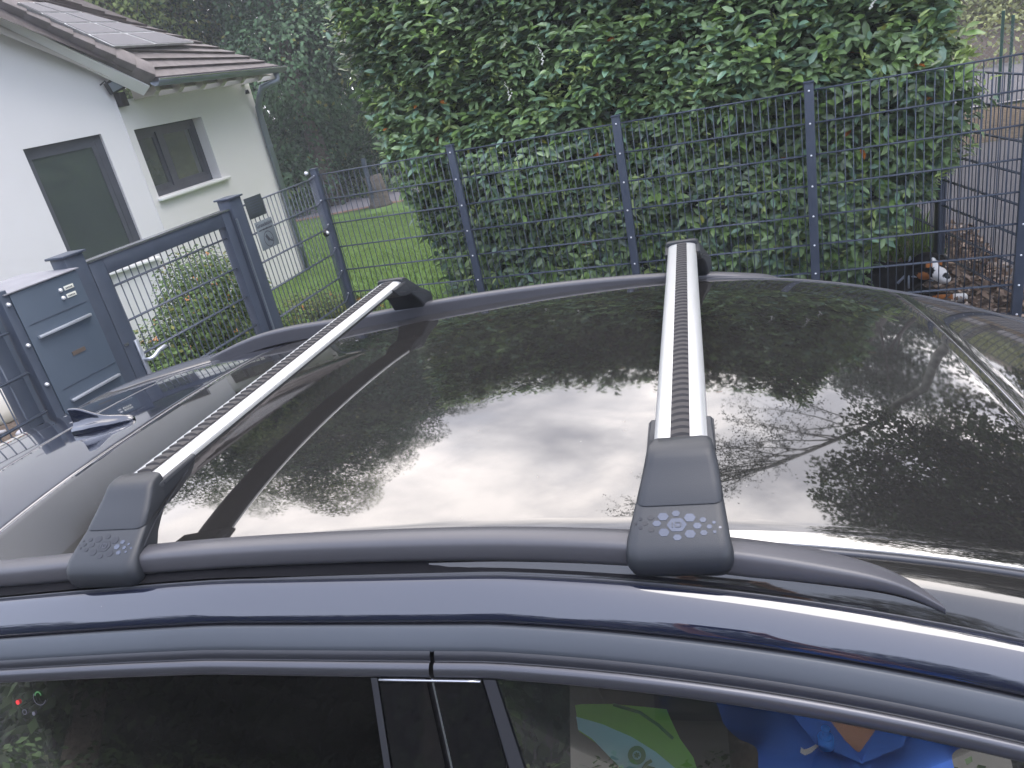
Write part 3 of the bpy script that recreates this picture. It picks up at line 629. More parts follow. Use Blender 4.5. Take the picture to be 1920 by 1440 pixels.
# distant chain link fence with two green posts
cf = thing('chain_link_fence', 'wire fence with two thin green posts across the street at the right edge', 'fence', (6.8, 9.6, 0))
for dx, dy, h in ((.02, 0, 1.40), (.19, .15, 1.30), (-2.2, .05, 1.4), (-4.4, .1, 1.4), (2.6, .1, 1.4)): add('green_post', MB().rod((dx, dy, 0), (dx, dy, h), .024, 8).me(M['greenpost']), cf)
wm = MB()
for i in range(90):
    x = -4.4 + i * .08
    wm.rod((x, .06, .06), (x + 1.1, .06, 1.16), .0018, 3, cap=False); wm.rod((x + 1.1, .064, .06), (x, .064, 1.16), .0018, 3, cap=False)
wm.rod((-4.4, .06, 1.17), (3.7, .06, 1.17), .003, 4)
tag(add('wire_mesh', wm.me(M['zinc']), cf), kind='stuff')
dpost = onax(705, 390, 2, 0); t = add('dark_fence_post', MB().box(-.04, .04, -.03, .03, 0, 1.0).me(M['fence']), loc=tuple(dpost)); tag(t, 'dark post standing on the far side of the lawn by the path', 'post')

# ------------------------------------------------------------------ laurel hedge
hedge = thing('laurel_hedge', 'tall dense cherry laurel hedge growing through the mesh fence', 'hedge', (2.6, 1.0, 0))
HO = np.array([2.6, 1.0, 0])
def xl(z): return np.interp(z, [0, .3, .5, 1.2, 2.2, 2.6, 3.6], [1.12, 1.03, .92, .70, .46, .38, .50])
def xr(z): return np.interp(z, [0, .2, .45, .8, 1.1, 1.8, 2.6, 3.6], [3.9, 3.95, 4.12, 4.40, 4.60, 4.62, 4.50, 4.2])
def fy(x, z): return .20 + .05 * np.sin(x * 2.3 + z * 1.1) + .045 * np.sin(x * 5.1 - z * 3.7 + 1) + .035 * np.sin(z * 6.3 + x * 1.7) + .10 * np.clip(.5 - z, 0, 1)
shoots = []
def add_shoots(n, face):
    u = rng.random(n); z = rng.uniform(.05, 3.55, n) if face != 't' else np.full(n, 3.5)
    if face == 'f':
        x = xl(z) + u * (xr(z) - xl(z)); y = fy(x, z) + rng.exponential(.075, n) - .03; d = np.stack([rng.normal(0, .4, n), np.full(n, -.9), rng.normal(.25, .35, n) + np.clip(z - .9, 0, 1.2) * .55], 1)
    elif face == 'l':
        y = rng.uniform(.2, 2.1, n); x = xl(z) + rng.exponential(.10, n) - .08 + .06 * np.sin(z * 5 + y * 3); d = np.stack([np.full(n, -1.), rng.normal(-.2, .4, n), rng.normal(.35, .4, n)], 1)
    elif face == 'r':
        y = rng.uniform(.2, 2.1, n); x = xr(z) - rng.exponential(.10, n) + .10 + .08 * np.sin(z * 5 + y * 3); d = np.stack([np.full(n, 1.), rng.normal(-.2, .4, n), rng.normal(.35, .4, n)], 1)
    elif face == 'b':
        x = xl(z) + u * (xr(z) - xl(z)); y = 2.1 + rng.normal(0, .08, n); d = np.stack([rng.normal(0, .35, n), np.full(n, 1.), rng.normal(.35, .4, n)], 1)
    else:
        x = xl(3.5) + u * (xr(3.5) - xl(3.5)); y = rng.uniform(.2, 2.1, n); z = 3.42 + .12 * np.sin(x * 3 + y * 2) + rng.normal(0, .07, n); d = np.stack([rng.normal(0, .4, n), rng.normal(0, .4, n), np.full(n, 1.)], 1)
    shoots.append((np.stack([x, y, z], 1), d))
add_shoots(6300, 'f'); add_shoots(900, 'l'); add_shoots(900, 'r'); add_shoots(450, 'b'); add_shoots(620, 't')
SP = np.vstack([s[0] for s in shoots]); SD = np.vstack([s[1] for s in shoots]); SD /= np.linalg.norm(SD, axis=1, keepdims=True)
ns_ = len(SP); kind = rng.random(ns_); LP, LN, LU, LS, LC, LW = [], [], [], [], [], []
clump = smooth_noise(SP, 2.2, 21)
for j in range(7):
    ang = j * 2.4 + rng.uniform(0, 6.28, ns_); X, Y, Z = frames(SD, rnd(ns_))
    rad = X * np.cos(ang)[:, None] + Y * np.sin(ang)[:, None]
    pos = SP - SD * (.02 * (6 - j))[..., None] if False else SP - SD * (.022 * (6 - j))
    young = (kind > .87); keep = rng.random(ns_) < np.where(young, .95, .86)
    updir = rad * (.85 if j < 5 else .5) + SD * (.45 if j < 5 else .95) + np.array([0, 0, -.12]) + rnd(ns_) * .18
    nrm = SD * .75 + np.array([0, 0, .45]) - rad * .35 + rnd(ns_) * .28
    sz = rng.uniform(.080, .130, ns_) * np.where(young, .72, 1.0) * (1.0 if j < 5 else .8)
    base = np.array([.165, .245, .105])[None] * (1 + .35 * clump[:, None]) * rng.uniform(.6, 1.5, (ns_, 1))
    bluish = rng.random(ns_) < .25; base[bluish] *= np.array([.9, 1.0, 1.5])
    yc = np.array([.36, .46, .14])[None] * rng.uniform(.7, 1.2, (ns_, 1)); mid = (kind > .68) & ~young
    c_ = np.where(young[:, None], yc, np.where(mid[:, None], np.array([.19, .30, .085])[None] * rng.uniform(.8, 1.2, (ns_, 1)), base))
    old = rng.random(ns_) < .0016; c_[old] = np.array([.42, .13, .02]) * rng.uniform(.6, 1.2, (old.sum(), 1))
    yel = rng.random(ns_) < .003; c_[yel] = np.array([.30, .30, .06])
    LP.append(pos[keep]); LN.append(nrm[keep]); LU.append(updir[keep]); LS.append(sz[keep]); LC.append(c_[keep]); LW.append(np.where(young, .8, 1.08)[keep])
LP, LN, LU, LS, LC, LW = map(np.concatenate, (LP, LN, LU, LS, LC, LW))
below = LP[:, 2] > .03; LP, LN, LU, LS, LC, LW = (q[below] for q in (LP, LN, LU, LS, LC, LW))
# the leaves that show largest are parts of their own, the others one mesh
front = (LP[:, 1] < .30) & (LP[:, 2] > .9) & (LP[:, 2] < 2.5) & (LP[:, 0] > .8) & (LP[:, 0] < 4.4)
score = LS / np.linalg.norm(LP - CW, axis=1) * np.where(front, 1, 0) * (1.6 - LP[:, 1]); order = np.argsort(-score)[:290]
single = np.zeros(len(LP), bool); single[order] = True
tag(add('leaf_mass', leaves(LP[~single] - HO, LN[~single], LU[~single], LS[~single], LC[~single], wid=LW[~single]), hedge), kind='stuff')
Xa, Ya, Za = frames(LN[order], LU[order]); lm_cache = {}
for i, o_ in enumerate(order):
    c = LC[o_]; key = tuple(np.round(c * 28).astype(int))
    if key not in lm_cache:
        lm_cache[key] = fast_mesh(LAUREL_V, LAUREL_F, M['leafm'], np.tile(c, (len(LAUREL_V), 1)))
    mt = Matrix.Identity(4); s = LS[o_]
    for a in range(3): mt[a][0] = Xa[i][a] * s * LW[o_]; mt[a][1] = Ya[i][a] * s; mt[a][2] = Za[i][a] * s; mt[a][3] = LP[o_][a] - HO[a]
    add('leaf', lm_cache[key], hedge, mtx=mt)
for fx, fz, ln in ((4.02, 2.22, .16), (4.10, 2.05, .12), (2.02, 2.12, .15), (1.72, 1.93, .13), (3.72, 2.28, .12)):
    fm = MB(); b0_ = Vector((fx - HO[0], float(fy(fx, fz)) - .13 - HO[1], fz))
    for q in range(16):
        p_ = b0_ + Vector((rng.normal(0, .007) + .012 * math.sin(q * .3), rng.normal(0, .007), ln * q / 16)); rr_ = .008 * (1.1 - q / 22)
        fm.raw([p_ + Vector(d) * rr_ for d in ((1, 0, 0), (0, 1, 0), (0, 0, 1), (-1, 0, 0), (0, -1, 0), (0, 0, -1))], [(0, 1, 2), (1, 3, 2), (3, 4, 2), (4, 0, 2), (1, 0, 5), (3, 1, 5), (4, 3, 5), (0, 4, 5)])
    add('flower_spike', fm.me(M['cream']), hedge)
# twigs and the dark inside
tw = MB()
for i in range(0, ns_, 7):
    p = Vector(SP[i] - HO); d = Vector(SD[i]); tw.rod(p - d * .34, p, .0045, 3, .002, cap=False)
tag(add('twigs', tw.me(mat('twig', (.10, .09, .05), .8)), hedge), kind='stuff')
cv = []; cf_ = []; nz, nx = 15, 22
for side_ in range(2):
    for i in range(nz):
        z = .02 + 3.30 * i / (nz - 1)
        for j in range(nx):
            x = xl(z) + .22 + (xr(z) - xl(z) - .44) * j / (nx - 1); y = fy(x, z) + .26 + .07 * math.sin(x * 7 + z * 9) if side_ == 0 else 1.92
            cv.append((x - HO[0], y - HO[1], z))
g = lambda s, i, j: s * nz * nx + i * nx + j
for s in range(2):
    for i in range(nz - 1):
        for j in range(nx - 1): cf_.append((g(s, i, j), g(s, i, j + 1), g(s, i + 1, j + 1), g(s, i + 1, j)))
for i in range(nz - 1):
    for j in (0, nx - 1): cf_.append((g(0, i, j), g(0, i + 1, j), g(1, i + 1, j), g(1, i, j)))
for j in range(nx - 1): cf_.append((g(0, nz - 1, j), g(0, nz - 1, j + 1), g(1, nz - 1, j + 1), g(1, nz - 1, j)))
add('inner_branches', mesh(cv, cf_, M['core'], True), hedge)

# ------------------------------------------------------------------ shrubs and trees
def shrub(name, label, base, blobs, n, size, col, berries=0, seed=2, stems=5, **kw):
    t = thing(name, label, 'shrub', base); b = np.array([base[0], base[1], base[2], 0, 0, 0]); rl = [tuple(np.array(q) - b) for q in blobs]
    add('foliage', crown_leaves(rl, n, size, col, seed=seed, **kw), t)
    mb = MB()
    for i in range(stems):
        q = rl[i % len(rl)]; p, r_ = wander((random.uniform(-.08, .08), random.uniform(-.08, .08), 0), (q[0] - 0, q[1], q[2] + .4), q[2] + q[5] * .5, .018, .006, 7, .15); mb.tube(p, r_, 6)
    add('stem', mb.me(M['bark'], True), t)
    if berries:
        bv, bf = [], []; pts = []
        for i in range(berries):
            q = rl[rng.integers(len(rl))]; p = np.array(q[:3]) + rnd(1)[0] * np.array(q[3:]) * rng.uniform(.85, 1.02)
            for k in range(5): pts.append(p + rnd(1)[0] * .018)
        bm = MB()
        for p in pts: bm.raw([p + np.array(d) * .009 for d in ((1, 0, 0), (0, 1, 0), (0, 0, 1), (-1, 0, 0), (0, -1, 0), (0, 0, -1))], [(0, 1, 2), (1, 3, 2), (3, 4, 2), (4, 0, 2), (1, 0, 5), (3, 1, 5), (4, 3, 5), (0, 4, 5)])
        tag(add('berries', bm.me(mat('berry_orange', (.50, .20, .05), .5)), t), kind='stuff')
    return t
# behind the gate: ground point (350,650), top (370,455)
shrub('berry_shrub', 'leafy shrub with orange berries standing behind the garden gate', (-1.15, -.45, 0),
      [(-1.15, -.42, .95, .36, .42, .36), (-1.0, -.75, .72, .34, .36, .36), (-1.15, -.10, .75, .36, .35, .40), (-1.1, -.35, .42, .45, .6, .36), (-1.1, -1.05, .58, .30, .32, .34), (-1.0, -1.45, .42, .3, .34, .28), (-1.1, -1.75, .35, .3, .3, .25)], 19000, .036, (.085, .135, .045), 40, 5, yellow=.08, var=.5, shell=.3)
shrub('low_shrub', 'low reddish shrub in the corner of the lawn behind the sign panel', (-.85, .55, 0), [(-.85, .55, .28, .42, .38, .28), (-.55, .85, .2, .3, .3, .2)], 4200, .032, (.10, .12, .045), 12, 6, yellow=.12, var=.5, shell=.3)
fg = (.036, .062, .024)
def ring_pt(azd, dist): a = R(azd); return CW[0] + math.sin(a) * dist, CW[1] + math.cos(a) * dist
specs = [  # az, dist, height, crown radius, colour, n, label, seed
    (-57, 21, 9.5, 3.4, (.050, .080, .026), 'leafy tree behind the house roof, farthest left'),
    (-48.5, 22, 13.5, 3.6, (.075, .100, .036), 'pale green tree rising above the solar panels'),
    (-43, 19, 13.5, 2.6, (.085, .108, .032), 'yellowish tree rising just above the tiled roof edge'),
    (-38, 21, 13.0, 3.2, (.040, .070, .030), 'dark green tree to the right of the tiled roof'),
    (-33, 18, 9.6, 2.8, (.034, .062, .030), 'blue green tree between the house and the laurel hedge'),
    (-28, 20, 9.0, 2.8, (.030, .055, .024), 'dark tree partly hidden behind the hedge\'s left side')]
for i, (az, ds, h, r_, c, lb) in enumerate(specs):
    x, y = ring_pt(az, ds); bl = []
    for k in range(11):
        f = k / 10; zc = h * (.05 + .87 * f); rr = r_ * (1.0 - .5 * abs(f - .4) * 1.3) * rng.uniform(.8, 1.1)
        bl.append((x + rng.uniform(-.5, .5) * r_ * (1 - f), y + rng.uniform(-.5, .5) * r_ * (1 - f), zc, rr * .8, rr * .8, h * .12))
    tree('garden_tree', lb, 'tree', (x, y, 0), bl, (.22, h * .8), 44000, .10, tuple(np.array(c) * 1.45), 'trees behind the garden', seed=40 + i, dens_noise=.9, limbs=0, thresh=-.42, var=.7, yellow=.02 if i != 2 else .08)
# woods beyond, one mass
wb = []
for i in range(44):
    az = -70 + i * 2.0; ds = 31 + rng.uniform(-2, 4); x, y = ring_pt(az, ds); h = rng.uniform(11, 13)
    for k in range(3): wb.append((x, y, h * (.15 + .30 * k), 2.8, 2.6, h * .22))
tag(add('woodland', crown_leaves(wb, 110000, .32, (.060, .090, .052), seed=77, dens_noise=.5, thresh=-2.2, var=.55)), kind='stuff')
# trees whose crowns rise above the hedge and stand mirrored in the roof
tree('tall_leafy_tree', 'broad leafy tree behind the laurel hedge, mirrored in the glass roof', 'tree', (1.6, 6.3, 0),
     [(1.6, 6.2, 4.5, 1.7, 1.5, .9), (.5, 6.3, 4.7, 1.3, 1.2, .8), (2.8, 6.1, 4.3, 1.4, 1.3, .8), (3.7, 6.0, 4.1, 1.0, 1.0, .7), (-.8, 6.6, 4.6, 1.2, 1.1, .9), (-2.0, 7.0, 5.0, 1.2, 1.1, 1.0), (4.6, 5.6, 3.8, .9, .9, .6)], (.16, 4), 19000, .12, (.080, .115, .042), seed=8, dens_noise=1.6, yellow=.05, thresh=-.25)
tree('ash_tree', 'tall tree far behind the laurel hedge, its crown mirrored in the roof glass', 'tree', (-8.6, 9.3, 0),
     [(-9.2, 9.0, 8.2, 2.2, 2.2, 1.8), (-8.0, 8.9, 8.6, 1.8, 1.8, 1.5), (-10.8, 9.2, 8.6, 2.0, 1.9, 1.8), (-8.8, 9.0, 9.8, 1.9, 1.9, 1.3), (-6.6, 8.8, 6.9, 1.5, 1.3, 1.1), (-7.6, 8.8, 6.0, 1.6, 1.5, 1.3)], (.2, 8), 20000, .14, (.070, .105, .040), seed=13, dens_noise=1.3, yellow=.03, thresh=-.25)
sp_ = onax(715, 386, 2, 0); stp = thing('tree_stump', 'short broad tree stump on the far edge of the lawn', 'stump', tuple(sp_)); add('stump_wood', MB().tube([(0, 0, -.05), (0, 0, .08), (0, 0, .35), (-.02, 0, .62)], [.30, .22, .19, .18], 12).me(M['bark'], True), stp)
tree('big_oak', 'large dense tree right of the hedge, mirrored in the front of the glass roof', 'tree', (10.5, 6.6, 0),
     [(9.2, 6.0, 7.4, 2.6, 2.6, 2.0), (7.9, 5.2, 9.0, 2.2, 2.2, 1.6), (9.6, 5.2, 10.2, 2.8, 2.6, 1.9), (11.5, 6.5, 9.0, 3.0, 3.0, 2.4), (8.6, 4.4, 11.2, 2.0, 2.0, 1.3), (10.6, 7.8, 6.4, 2.8, 2.6, 1.8), (10.9, 3.6, 8.2, 2.4, 2.4, 1.8), (8.3, 3.5, 8.0, 1.5, 1.5, 1.1), (12.6, 4.5, 6.4, 2.2, 2.4, 1.7), (11.8, 1.8, 9.5, 2.6, 2.4, 2.2), (9.9, 2.2, 11.6, 2.2, 2.2, 1.5), (13.2, .2, 7.6, 2.4, 2.4, 2.2), (7.6, 6.2, 6.6, 1.8, 1.8, 1.3), (8.0, 1.6, 10.6, 2, 2, 1.2), (7.4, -.6, 9.8, 1.5, 1.6, 1.0), (8.8, -1.6, 10, 2, 2, 1.4), (10.6, -2, 8.6, 2.4, 2.2, 2), (8.9, 5.8, 4.6, 1.8, 2, 1.5), (10.9, 6.2, 4.8, 2.2, 2, 1.8), (12.8, 4.2, 4.6, 2.2, 2, 1.9), (14, 1.6, 4.8, 2.2, 2.2, 2.2), (7.2, 5.4, 8.4, 1.7, 1.7, 1.3), (10.0, 6.6, 2.4, 1.8, 1.6, 1.3), (13, 5, 2.2, 2.2, 2, 1.4), (9.2, 4.4, 6.6, 2.0, 2.0, 1.4), (11.6, 2.8, 6.8, 2, 2, 1.6)], (.34, 8), 110000, .15, (.075, .115, .038), seed=19, dens_noise=1.3, yellow=.03, thresh=-.45, limbs=10)
# leaning birch, thin foliage on fine twigs
bt = thing('leaning_birch', 'slender birch leaning left over the path, with thin airy foliage', 'tree', (8.0, 8.6, 0))
path_ = [(0, 0, 0), (-.15, -.1, 1.6), (-.35, -.3, 3.2), (-.30, -.5, 4.6), (-.75, -.8, 5.6), (-1.0, -1.0, 6.6), (-1.7, -1.3, 7.6), (-2.3, -1.6, 8.4), (-3.0, -1.9, 9.3), (-3.9, -2.1, 10.2), (-4.9, -2.3, 10.9)]
tm = MB(); tm.tube(path_, [.15, .12, .11, .10, .09, .08, .07, .055, .04, .028, .014], 9); tpts = [Vector(p) for p in path_]; tip = []
for i in range(22):
    k = rng.integers(5, 10); s = tpts[k].lerp(tpts[k + 1], rng.random()); d = Vector((-1.0, rng.uniform(-.9, .5), rng.uniform(-.1, .9)))
    p2, r2 = wander(s, d, rng.uniform(1.6, 3.6), .035, .007, 8, .16); tm.tube(p2, r2, 5)
    for q in range(3, 9):
        for _ in range(3):
            p3, r3 = wander(p2[q], Vector(rnd(1)[0]) + d * .6, rng.uniform(.4, 1.0), .008, .003, 4, .2); tm.tube(p3, r3, 3); tip += p3[1:]
add('trunk', tm.me(M['birch'], True), bt)
tp = np.array([tuple(p) for p in tip]); ii = rng.integers(0, len(tp), 9500); pc_ = tp[ii] + rnd(9500) * rng.exponential(.10, (9500, 1))
add('crown', leaves(pc_, rnd(9500), rnd(9500), rng.uniform(.04, .075, 9500), np.array([.05, .065, .028]) * rng.uniform(.6, 1.5, (9500, 1)), RH_V, RH_F, M['foliage']), bt)
# bank across the street
bk = []
for i in range(70):
    x = rng.uniform(5.0, 18); y = rng.uniform(15.3, 24); z = (y - 15) * .25; bk.append((x, y, z + .15, 1.3, 1.1, .75))
tag(add('bushy_bank', crown_leaves(bk, 60000, .12, (.26, .28, .12), seed=50, dens_noise=1.2, thresh=-1.2, var=.5, yellow=.18)), kind='stuff')
tag(add('bank_slope', mesh([(3, 15.4, 0), (40, 15.4, 0), (40, 30, 3.6), (3, 30, 3.6)], [(0, 1, 2, 3)], M['soil'])), kind='structure')
for i, (az, ds, rr, lb) in enumerate([(11.4, 24, .20, 'grey tree trunk standing on the bank at the top right'), (13.4, 26, .12, 'thinner dark trunk right of the grey one on the bank')]):
    x, y = ring_pt(az, ds); bl = [(x, y, 7.5, 2, 2, 1.8), (x + 1, y, 9, 1.8, 1.8, 1.4)]
    tree('bank_tree', lb, 'tree', (x, y, 1.5), bl, (rr, 6), 2500, .2, (.03, .05, .02), seed=60 + i)
# far side of the lawn
hx = []
for i in range(16):
    p = onax(520 + i * 20, 372 - i * 3.2, 2, 0); f = 1.16; q = CW + (p - CW) * f; hx.append((q[0], q[1], .8, .8, .7, .8))
tag(add('border_planting', crown_leaves(hx, 17000, .08, (.17, .20, .075), seed=52, thresh=-1.0, var=.55, yellow=.12)), kind='stuff')
# tufts by the side fence
n = 900; c = np.stack([rng.uniform(4.2, 4.75, n), rng.uniform(1.3, 2.5, n), np.full(n, .01)], 1)
tag(add('grass_tuft', leaves(c, rnd(n) * [1, 1, .2], np.tile([0, 0, 1.], (n, 1)) + rnd(n) * .4, rng.uniform(.08, .22, n), np.array([.13, .20, .05]) * rng.uniform(.6, 1.4, (n, 1)), GV * np.array([.5, 1, 1]), GF, M['grass'])), kind='stuff')

# ------------------------------------------------------------------ car
OW = np.array([3.39987743, -3.97916626, 1.68034435])
MBr = np.array([[0.99318876, 0.11627804, -0.00744958], [-0.11650611, 0.99191984, -0.05021315], [0.0015507, 0.05073906, 0.99871074]])
MCr = np.array([[0.99318876, 0.11627804, -0.00744958], [-0.11645152, 0.99273837, -0.03015897], [0.00388866, 0.03082107, 0.99951735]])
def frame_mtx(rows, o):
    mm = Matrix.Identity(4)
    for i in range(3):
        for j in range(3): mm[j][i] = rows[i][j]
        mm[i][3] = o[i]
    return mm
CM = frame_mtx(MBr, OW)
car = thing('parked_car', 'dark blue black SUV with glass roof and grey roof rails filling the foreground', 'car', mtx=CM)
P1 = [0.00434, 0.01978, 0.00379, -0.08462, -0.17423, -0.07176, -0.00385]; P2 = [0.01177, 0.02782, -0.04375, -0.20653, -0.14736, -0.02443]
def c1(x): return float(np.polyval(P1, x))
def c2(x): return float(min(0, np.polyval(P2, x)))
# rail height curve: natural cubic spline through measured points
def nspline(xs, ys):
    xs = np.array(xs); ys = np.array(ys); n = len(xs); h = np.diff(xs); A = np.zeros((n, n)); r = np.zeros(n); A[0, 0] = A[-1, -1] = 1
    for i in range(1, n - 1): A[i, i - 1] = h[i - 1]; A[i, i] = 2 * (h[i - 1] + h[i]); A[i, i + 1] = h[i]; r[i] = 6 * ((ys[i + 1] - ys[i]) / h[i] - (ys[i] - ys[i - 1]) / h[i - 1])
    m_ = np.linalg.solve(A, r)
    def f(x):
        i = int(np.clip(np.searchsorted(xs, x) - 1, 0, n - 2)); a = (xs[i + 1] - x) / h[i]; b = (x - xs[i]) / h[i]
        return float(a * ys[i] + b * ys[i + 1] + ((a ** 3 - a) * m_[i] + (b ** 3 - b) * m_[i + 1]) * h[i] ** 2 / 6)
    return f
railz = nspline([-1.62, -1.39, -1.07, -.75, -.437, -.08, .08, .18, .24, .285], [-.195, -.124, -.099, -.079, -.071, -.082, -.100, -.119, -.139, -.172])
def roofz(x, y): return c1(x) - .066 - .055 * y * y - .10 * y ** 4
def kx(x): return 1 - .15 * max(0, (-1.45 - x) / .75) ** 1.3
def side(x, y0, z0):
    c = c2(x); q = max(0, (-1.45 - x) / .75); return ((y0 + .305 * (-c) * (.3 + .7 * min(1, max(0, (x + 1.45) / .9)))) * kx(x), z0 + .756 * c - .06 * q * q)
def grid(rows, m, smooth=True, flip=False):
    """rows: list of equal-length point lists"""
    nr, nc = len(rows), len(rows[0]); v = [p for r_ in rows for p in r_]
    f = [(i * nc + j, i * nc + j + 1, (i + 1) * nc + j + 1, (i + 1) * nc + j) for i in range(nr - 1) for j in range(nc - 1)]
    if flip: f = [q[::-1] for q in f]
    return mesh(v, f, m, smooth)
def lin(a, b, n): return [a + (b - a) * i / (n - 1) for i in range(n)]
def roof_panel(name, x0, x1, w0, w1, m, nx, ny=33, dz=0., drop=.007):
    rows = []
    xs = [x0 + .0005] + lin(x0 + .0025, x1 - .0025, nx) + [x1 - .0005]
    for k, x in enumerate(xs):
        wd = (w0 + (w1 - w0) * (x - x0) / (x1 - x0)) * kx(x); ex_ = drop * .12 if k in (0, len(xs) - 1) else 0
        r_ = [(x, -wd, roofz(x, wd) - drop + dz), (x, -wd + .001, roofz(x, wd) - drop * .3 + dz - ex_)] + [(x, y, roofz(x, y) + dz - ex_) for y in lin(-wd + .003, wd - .003, ny)] + [(x, wd - .001, roofz(x, wd) - drop * .3 + dz - ex_), (x, wd, roofz(x, wd) - drop + dz)]
        rows.append(r_)
    rows = [[(x0, p[1], p[2] - drop) for p in rows[0]]] + rows + [[(x1, p[1], p[2] - drop) for p in rows[-1]]]
    return add(name, grid(rows, m, flip=False), car)
roof_panel('roof_glass', -1.2535, .5155, .640, .640, M['roofglass'], 70)
roof_panel('windscreen', .5195, 1.46, .640, .665, M['roofglass'], 34)
roof_panel('rear_roof_panel', -1.6105, -1.2575, .640, .640, M['paint'], 20)
roof_panel('rear_spoiler', -2.20, -1.6145, .640, .640, M['paint'], 26)
add('roof_shell', grid([[(x, y, roofz(x, y) - .016) for y in lin(-.66 * kx(x), .66 * kx(x), 21)] for x in lin(-2.19, 1.44, 50)], M['darkin']), car)
for xs_, nm in ((-1.2555, 'rear_roof_seam_glint'), (-1.6125, 'spoiler_seam_glint'), (.5175, 'windscreen_seam_glint')):
    add(nm, MB().tube([(xs_, y, roofz(xs_, y) - .0016) for y in lin(-.636 * kx(xs_), .636 * kx(xs_), 67)], .0009 if xs_ < .5 else .0013, 6).me(M['bead'], True), car)  # pale rods in the gaps imitate the highlights along the panel edges
XB = lin(-2.19, 1.45, 94)
for sg in (-1, 1):
    S_ = lambda x, y, z: (x, sg * y, z)
    def strip(name, prof, m, xs=XB, par=car):
        rows = []
        for x in xs: rows.append([S_(x, *side(x, y, z)) for y, z in prof])
        return add(name, grid(rows, m, flip=sg < 0), par)
    # satin trim along the edge of the glass
    rows = [[S_(x, yy * kx(x), roofz(x, .64 * kx(x)) + zz_) for yy, zz_ in ((.6415, -.006), (.6425, .0008), (.6445, .0022), (.6490, .0018), (.6515, -.002), (.6525, -.010))] for x in XB]
    add('glass_edge_trim', grid(rows, M['edge'], flip=sg < 0), car)
    # black channel between glass and side frame
    rows = []
    for x in XB:
        yo, zo = side(x, .6835, -.1235); zi = roofz(x, .64 * kx(x)) - .006; yi = .650 * kx(x)
        rows.append([S_(x, yi + (yo - yi) * t, zi + .003 + (zo - zi - .003) * t ** 2.6) for t in lin(0, 1, 11)])
    add('roof_channel', grid(rows, M['blackgloss'], flip=sg < 0), car)
    strip('channel_bead', [(.6830, -.126), (.6835, -.1215), (.6848, -.1208), (.6860, -.1215), (.6865, -.124)], M['edge'])
    strip('side_frame', [(.6866, -.126), (.6872, -.1236), (.6910, -.1245), (.698, -.1290), (.705, -.1345), (.712, -.1408), (.7180, -.1470), (.7225, -.1525), (.7252, -.1572), (.7265, -.1610), (.7262, -.1635), (.722, -.165)], M['paint'])
    strip('frame_gap', [(.722, -.1645), (.7285, -.1665), (.7292, -.1655)], M['seal'])
    doors = [('rear', [x for x in lin(-1.75, -.3235, 44)]), ('front', [x for x in lin(-.3175, 1.18, 46)])]
    strip('pillar_base', [(.722, -.165), (.735, -.192), (.752, -.225), (.79, -.34), (.895, -.64)], M['darkin'], lin(-.40, -.235, 4))
    strip('side_trim_band', [(.7292, -.1668), (.7300, -.1640), (.7335, -.1662), (.7385, -.1710), (.7435, -.1765), (.7480, -.1822), (.7505, -.1862), (.7508, -.1885)], M['satin'], lin(-2.10, 1.30, 100))
    for nm, xs in doors:
        strip('door_seal', [(.7495, -.1868), (.7525, -.1885), (.7550, -.1925), (.7560, -.1968), (.7565, -.2000), (.7572, -.1985)], M['seal'], xs)
        strip('window_trim', [(.7572, -.2005), (.7580, -.1984), (.7602, -.1982), (.7635, -.1996), (.7662, -.2028), (.7682, -.2072), (.7688, -.2115), (.7680, -.2145), (.7640, -.2160)], M['trim'], xs)
    def gy(z, off=0.): return .7655 + off + .378 * (-.212 - z)
    def glass_pane(name, xa, xb, m, xa_b=None, xb_b=None, off=0., n=26, zb=-.625):
        rows = []
        for i in range(n):
            t = i / (n - 1); x = xa + (xb - xa) * t; xbot = (xa if xa_b is None else xa_b) + ((xb if xb_b is None else xb_b) - (xa if xa_b is None else xa_b)) * t
            zt = -.2135 + .756 * c2(x) ; r_ = []
            for s in lin(0, 1, 8): z = zt + (zb - zt) * s; r_.append(S_(x + (xbot - x) * s, gy(z, off), z))
            rows.append(r_)
        return add(name, grid(rows, m, flip=sg < 0), car)
    front = glass_pane('front_side_window', -.238, 1.10, M['gfront'], -.128, 1.22); rear = glass_pane('rear_side_window', -1.62, -.402, M['grear'], -1.62, -.382)
    # B pillar: gloss covers with pale edges
    glass_pane('b_pillar_cover', -.3925, -.3290, M['pillar'], -.362, -.268, .0035, 6); glass_pane('b_pillar_cover', -.3185, -.2560, M['pillar'], -.254, -.165, .0035, 6)
    glass_pane('pillar_edge_trim', -.4035, -.3945, M['trim'], -.376, -.366, .0042, 3); glass_pane('pillar_edge_trim', -.2535, -.2380, M['trim'], -.158, -.128, .0042, 3)
    glass_pane('door_gap_edge', -.3215, -.3190, M['bead'], -.2605, -.2565, .0040, 3)
    glass_pane('door_gap_edge', -.3285, -.3225, M['darkin'], -.2675, -.2610, -.004, 3)
    add('pillar_top_trim', MB().tube([S_(x, gy(-.2135 + .756 * c2(x)) + .0055, -.2155 + .756 * c2(x)) for x in lin(-.392, -.257, 8)], .0016, 6).me(M['bead'], True), car)
    # lower body
    rows = []
    for x in lin(-2.28, 2.28, 60):
        t = abs(x) / 2.28; wd = 1 - .16 * max(0, t - .72) ** 1.2 / .28 ** 1.2; zt = -.622 if x < 1.4 else -.622 - (x - 1.4) * .24
        rows.append([S_(x, y * wd, max(z, -9) if k else zt) for k, (y, z) in enumerate([(.908, -.622), (.935, -.70), (.930, -.78), (.942, -.90), (.938, -1.10), (.925, -1.28), (.895, -1.44), (.60, -1.46), (0, -1.47)])])
    add('body_side', grid(rows, M['paint'], flip=sg < 0), car)
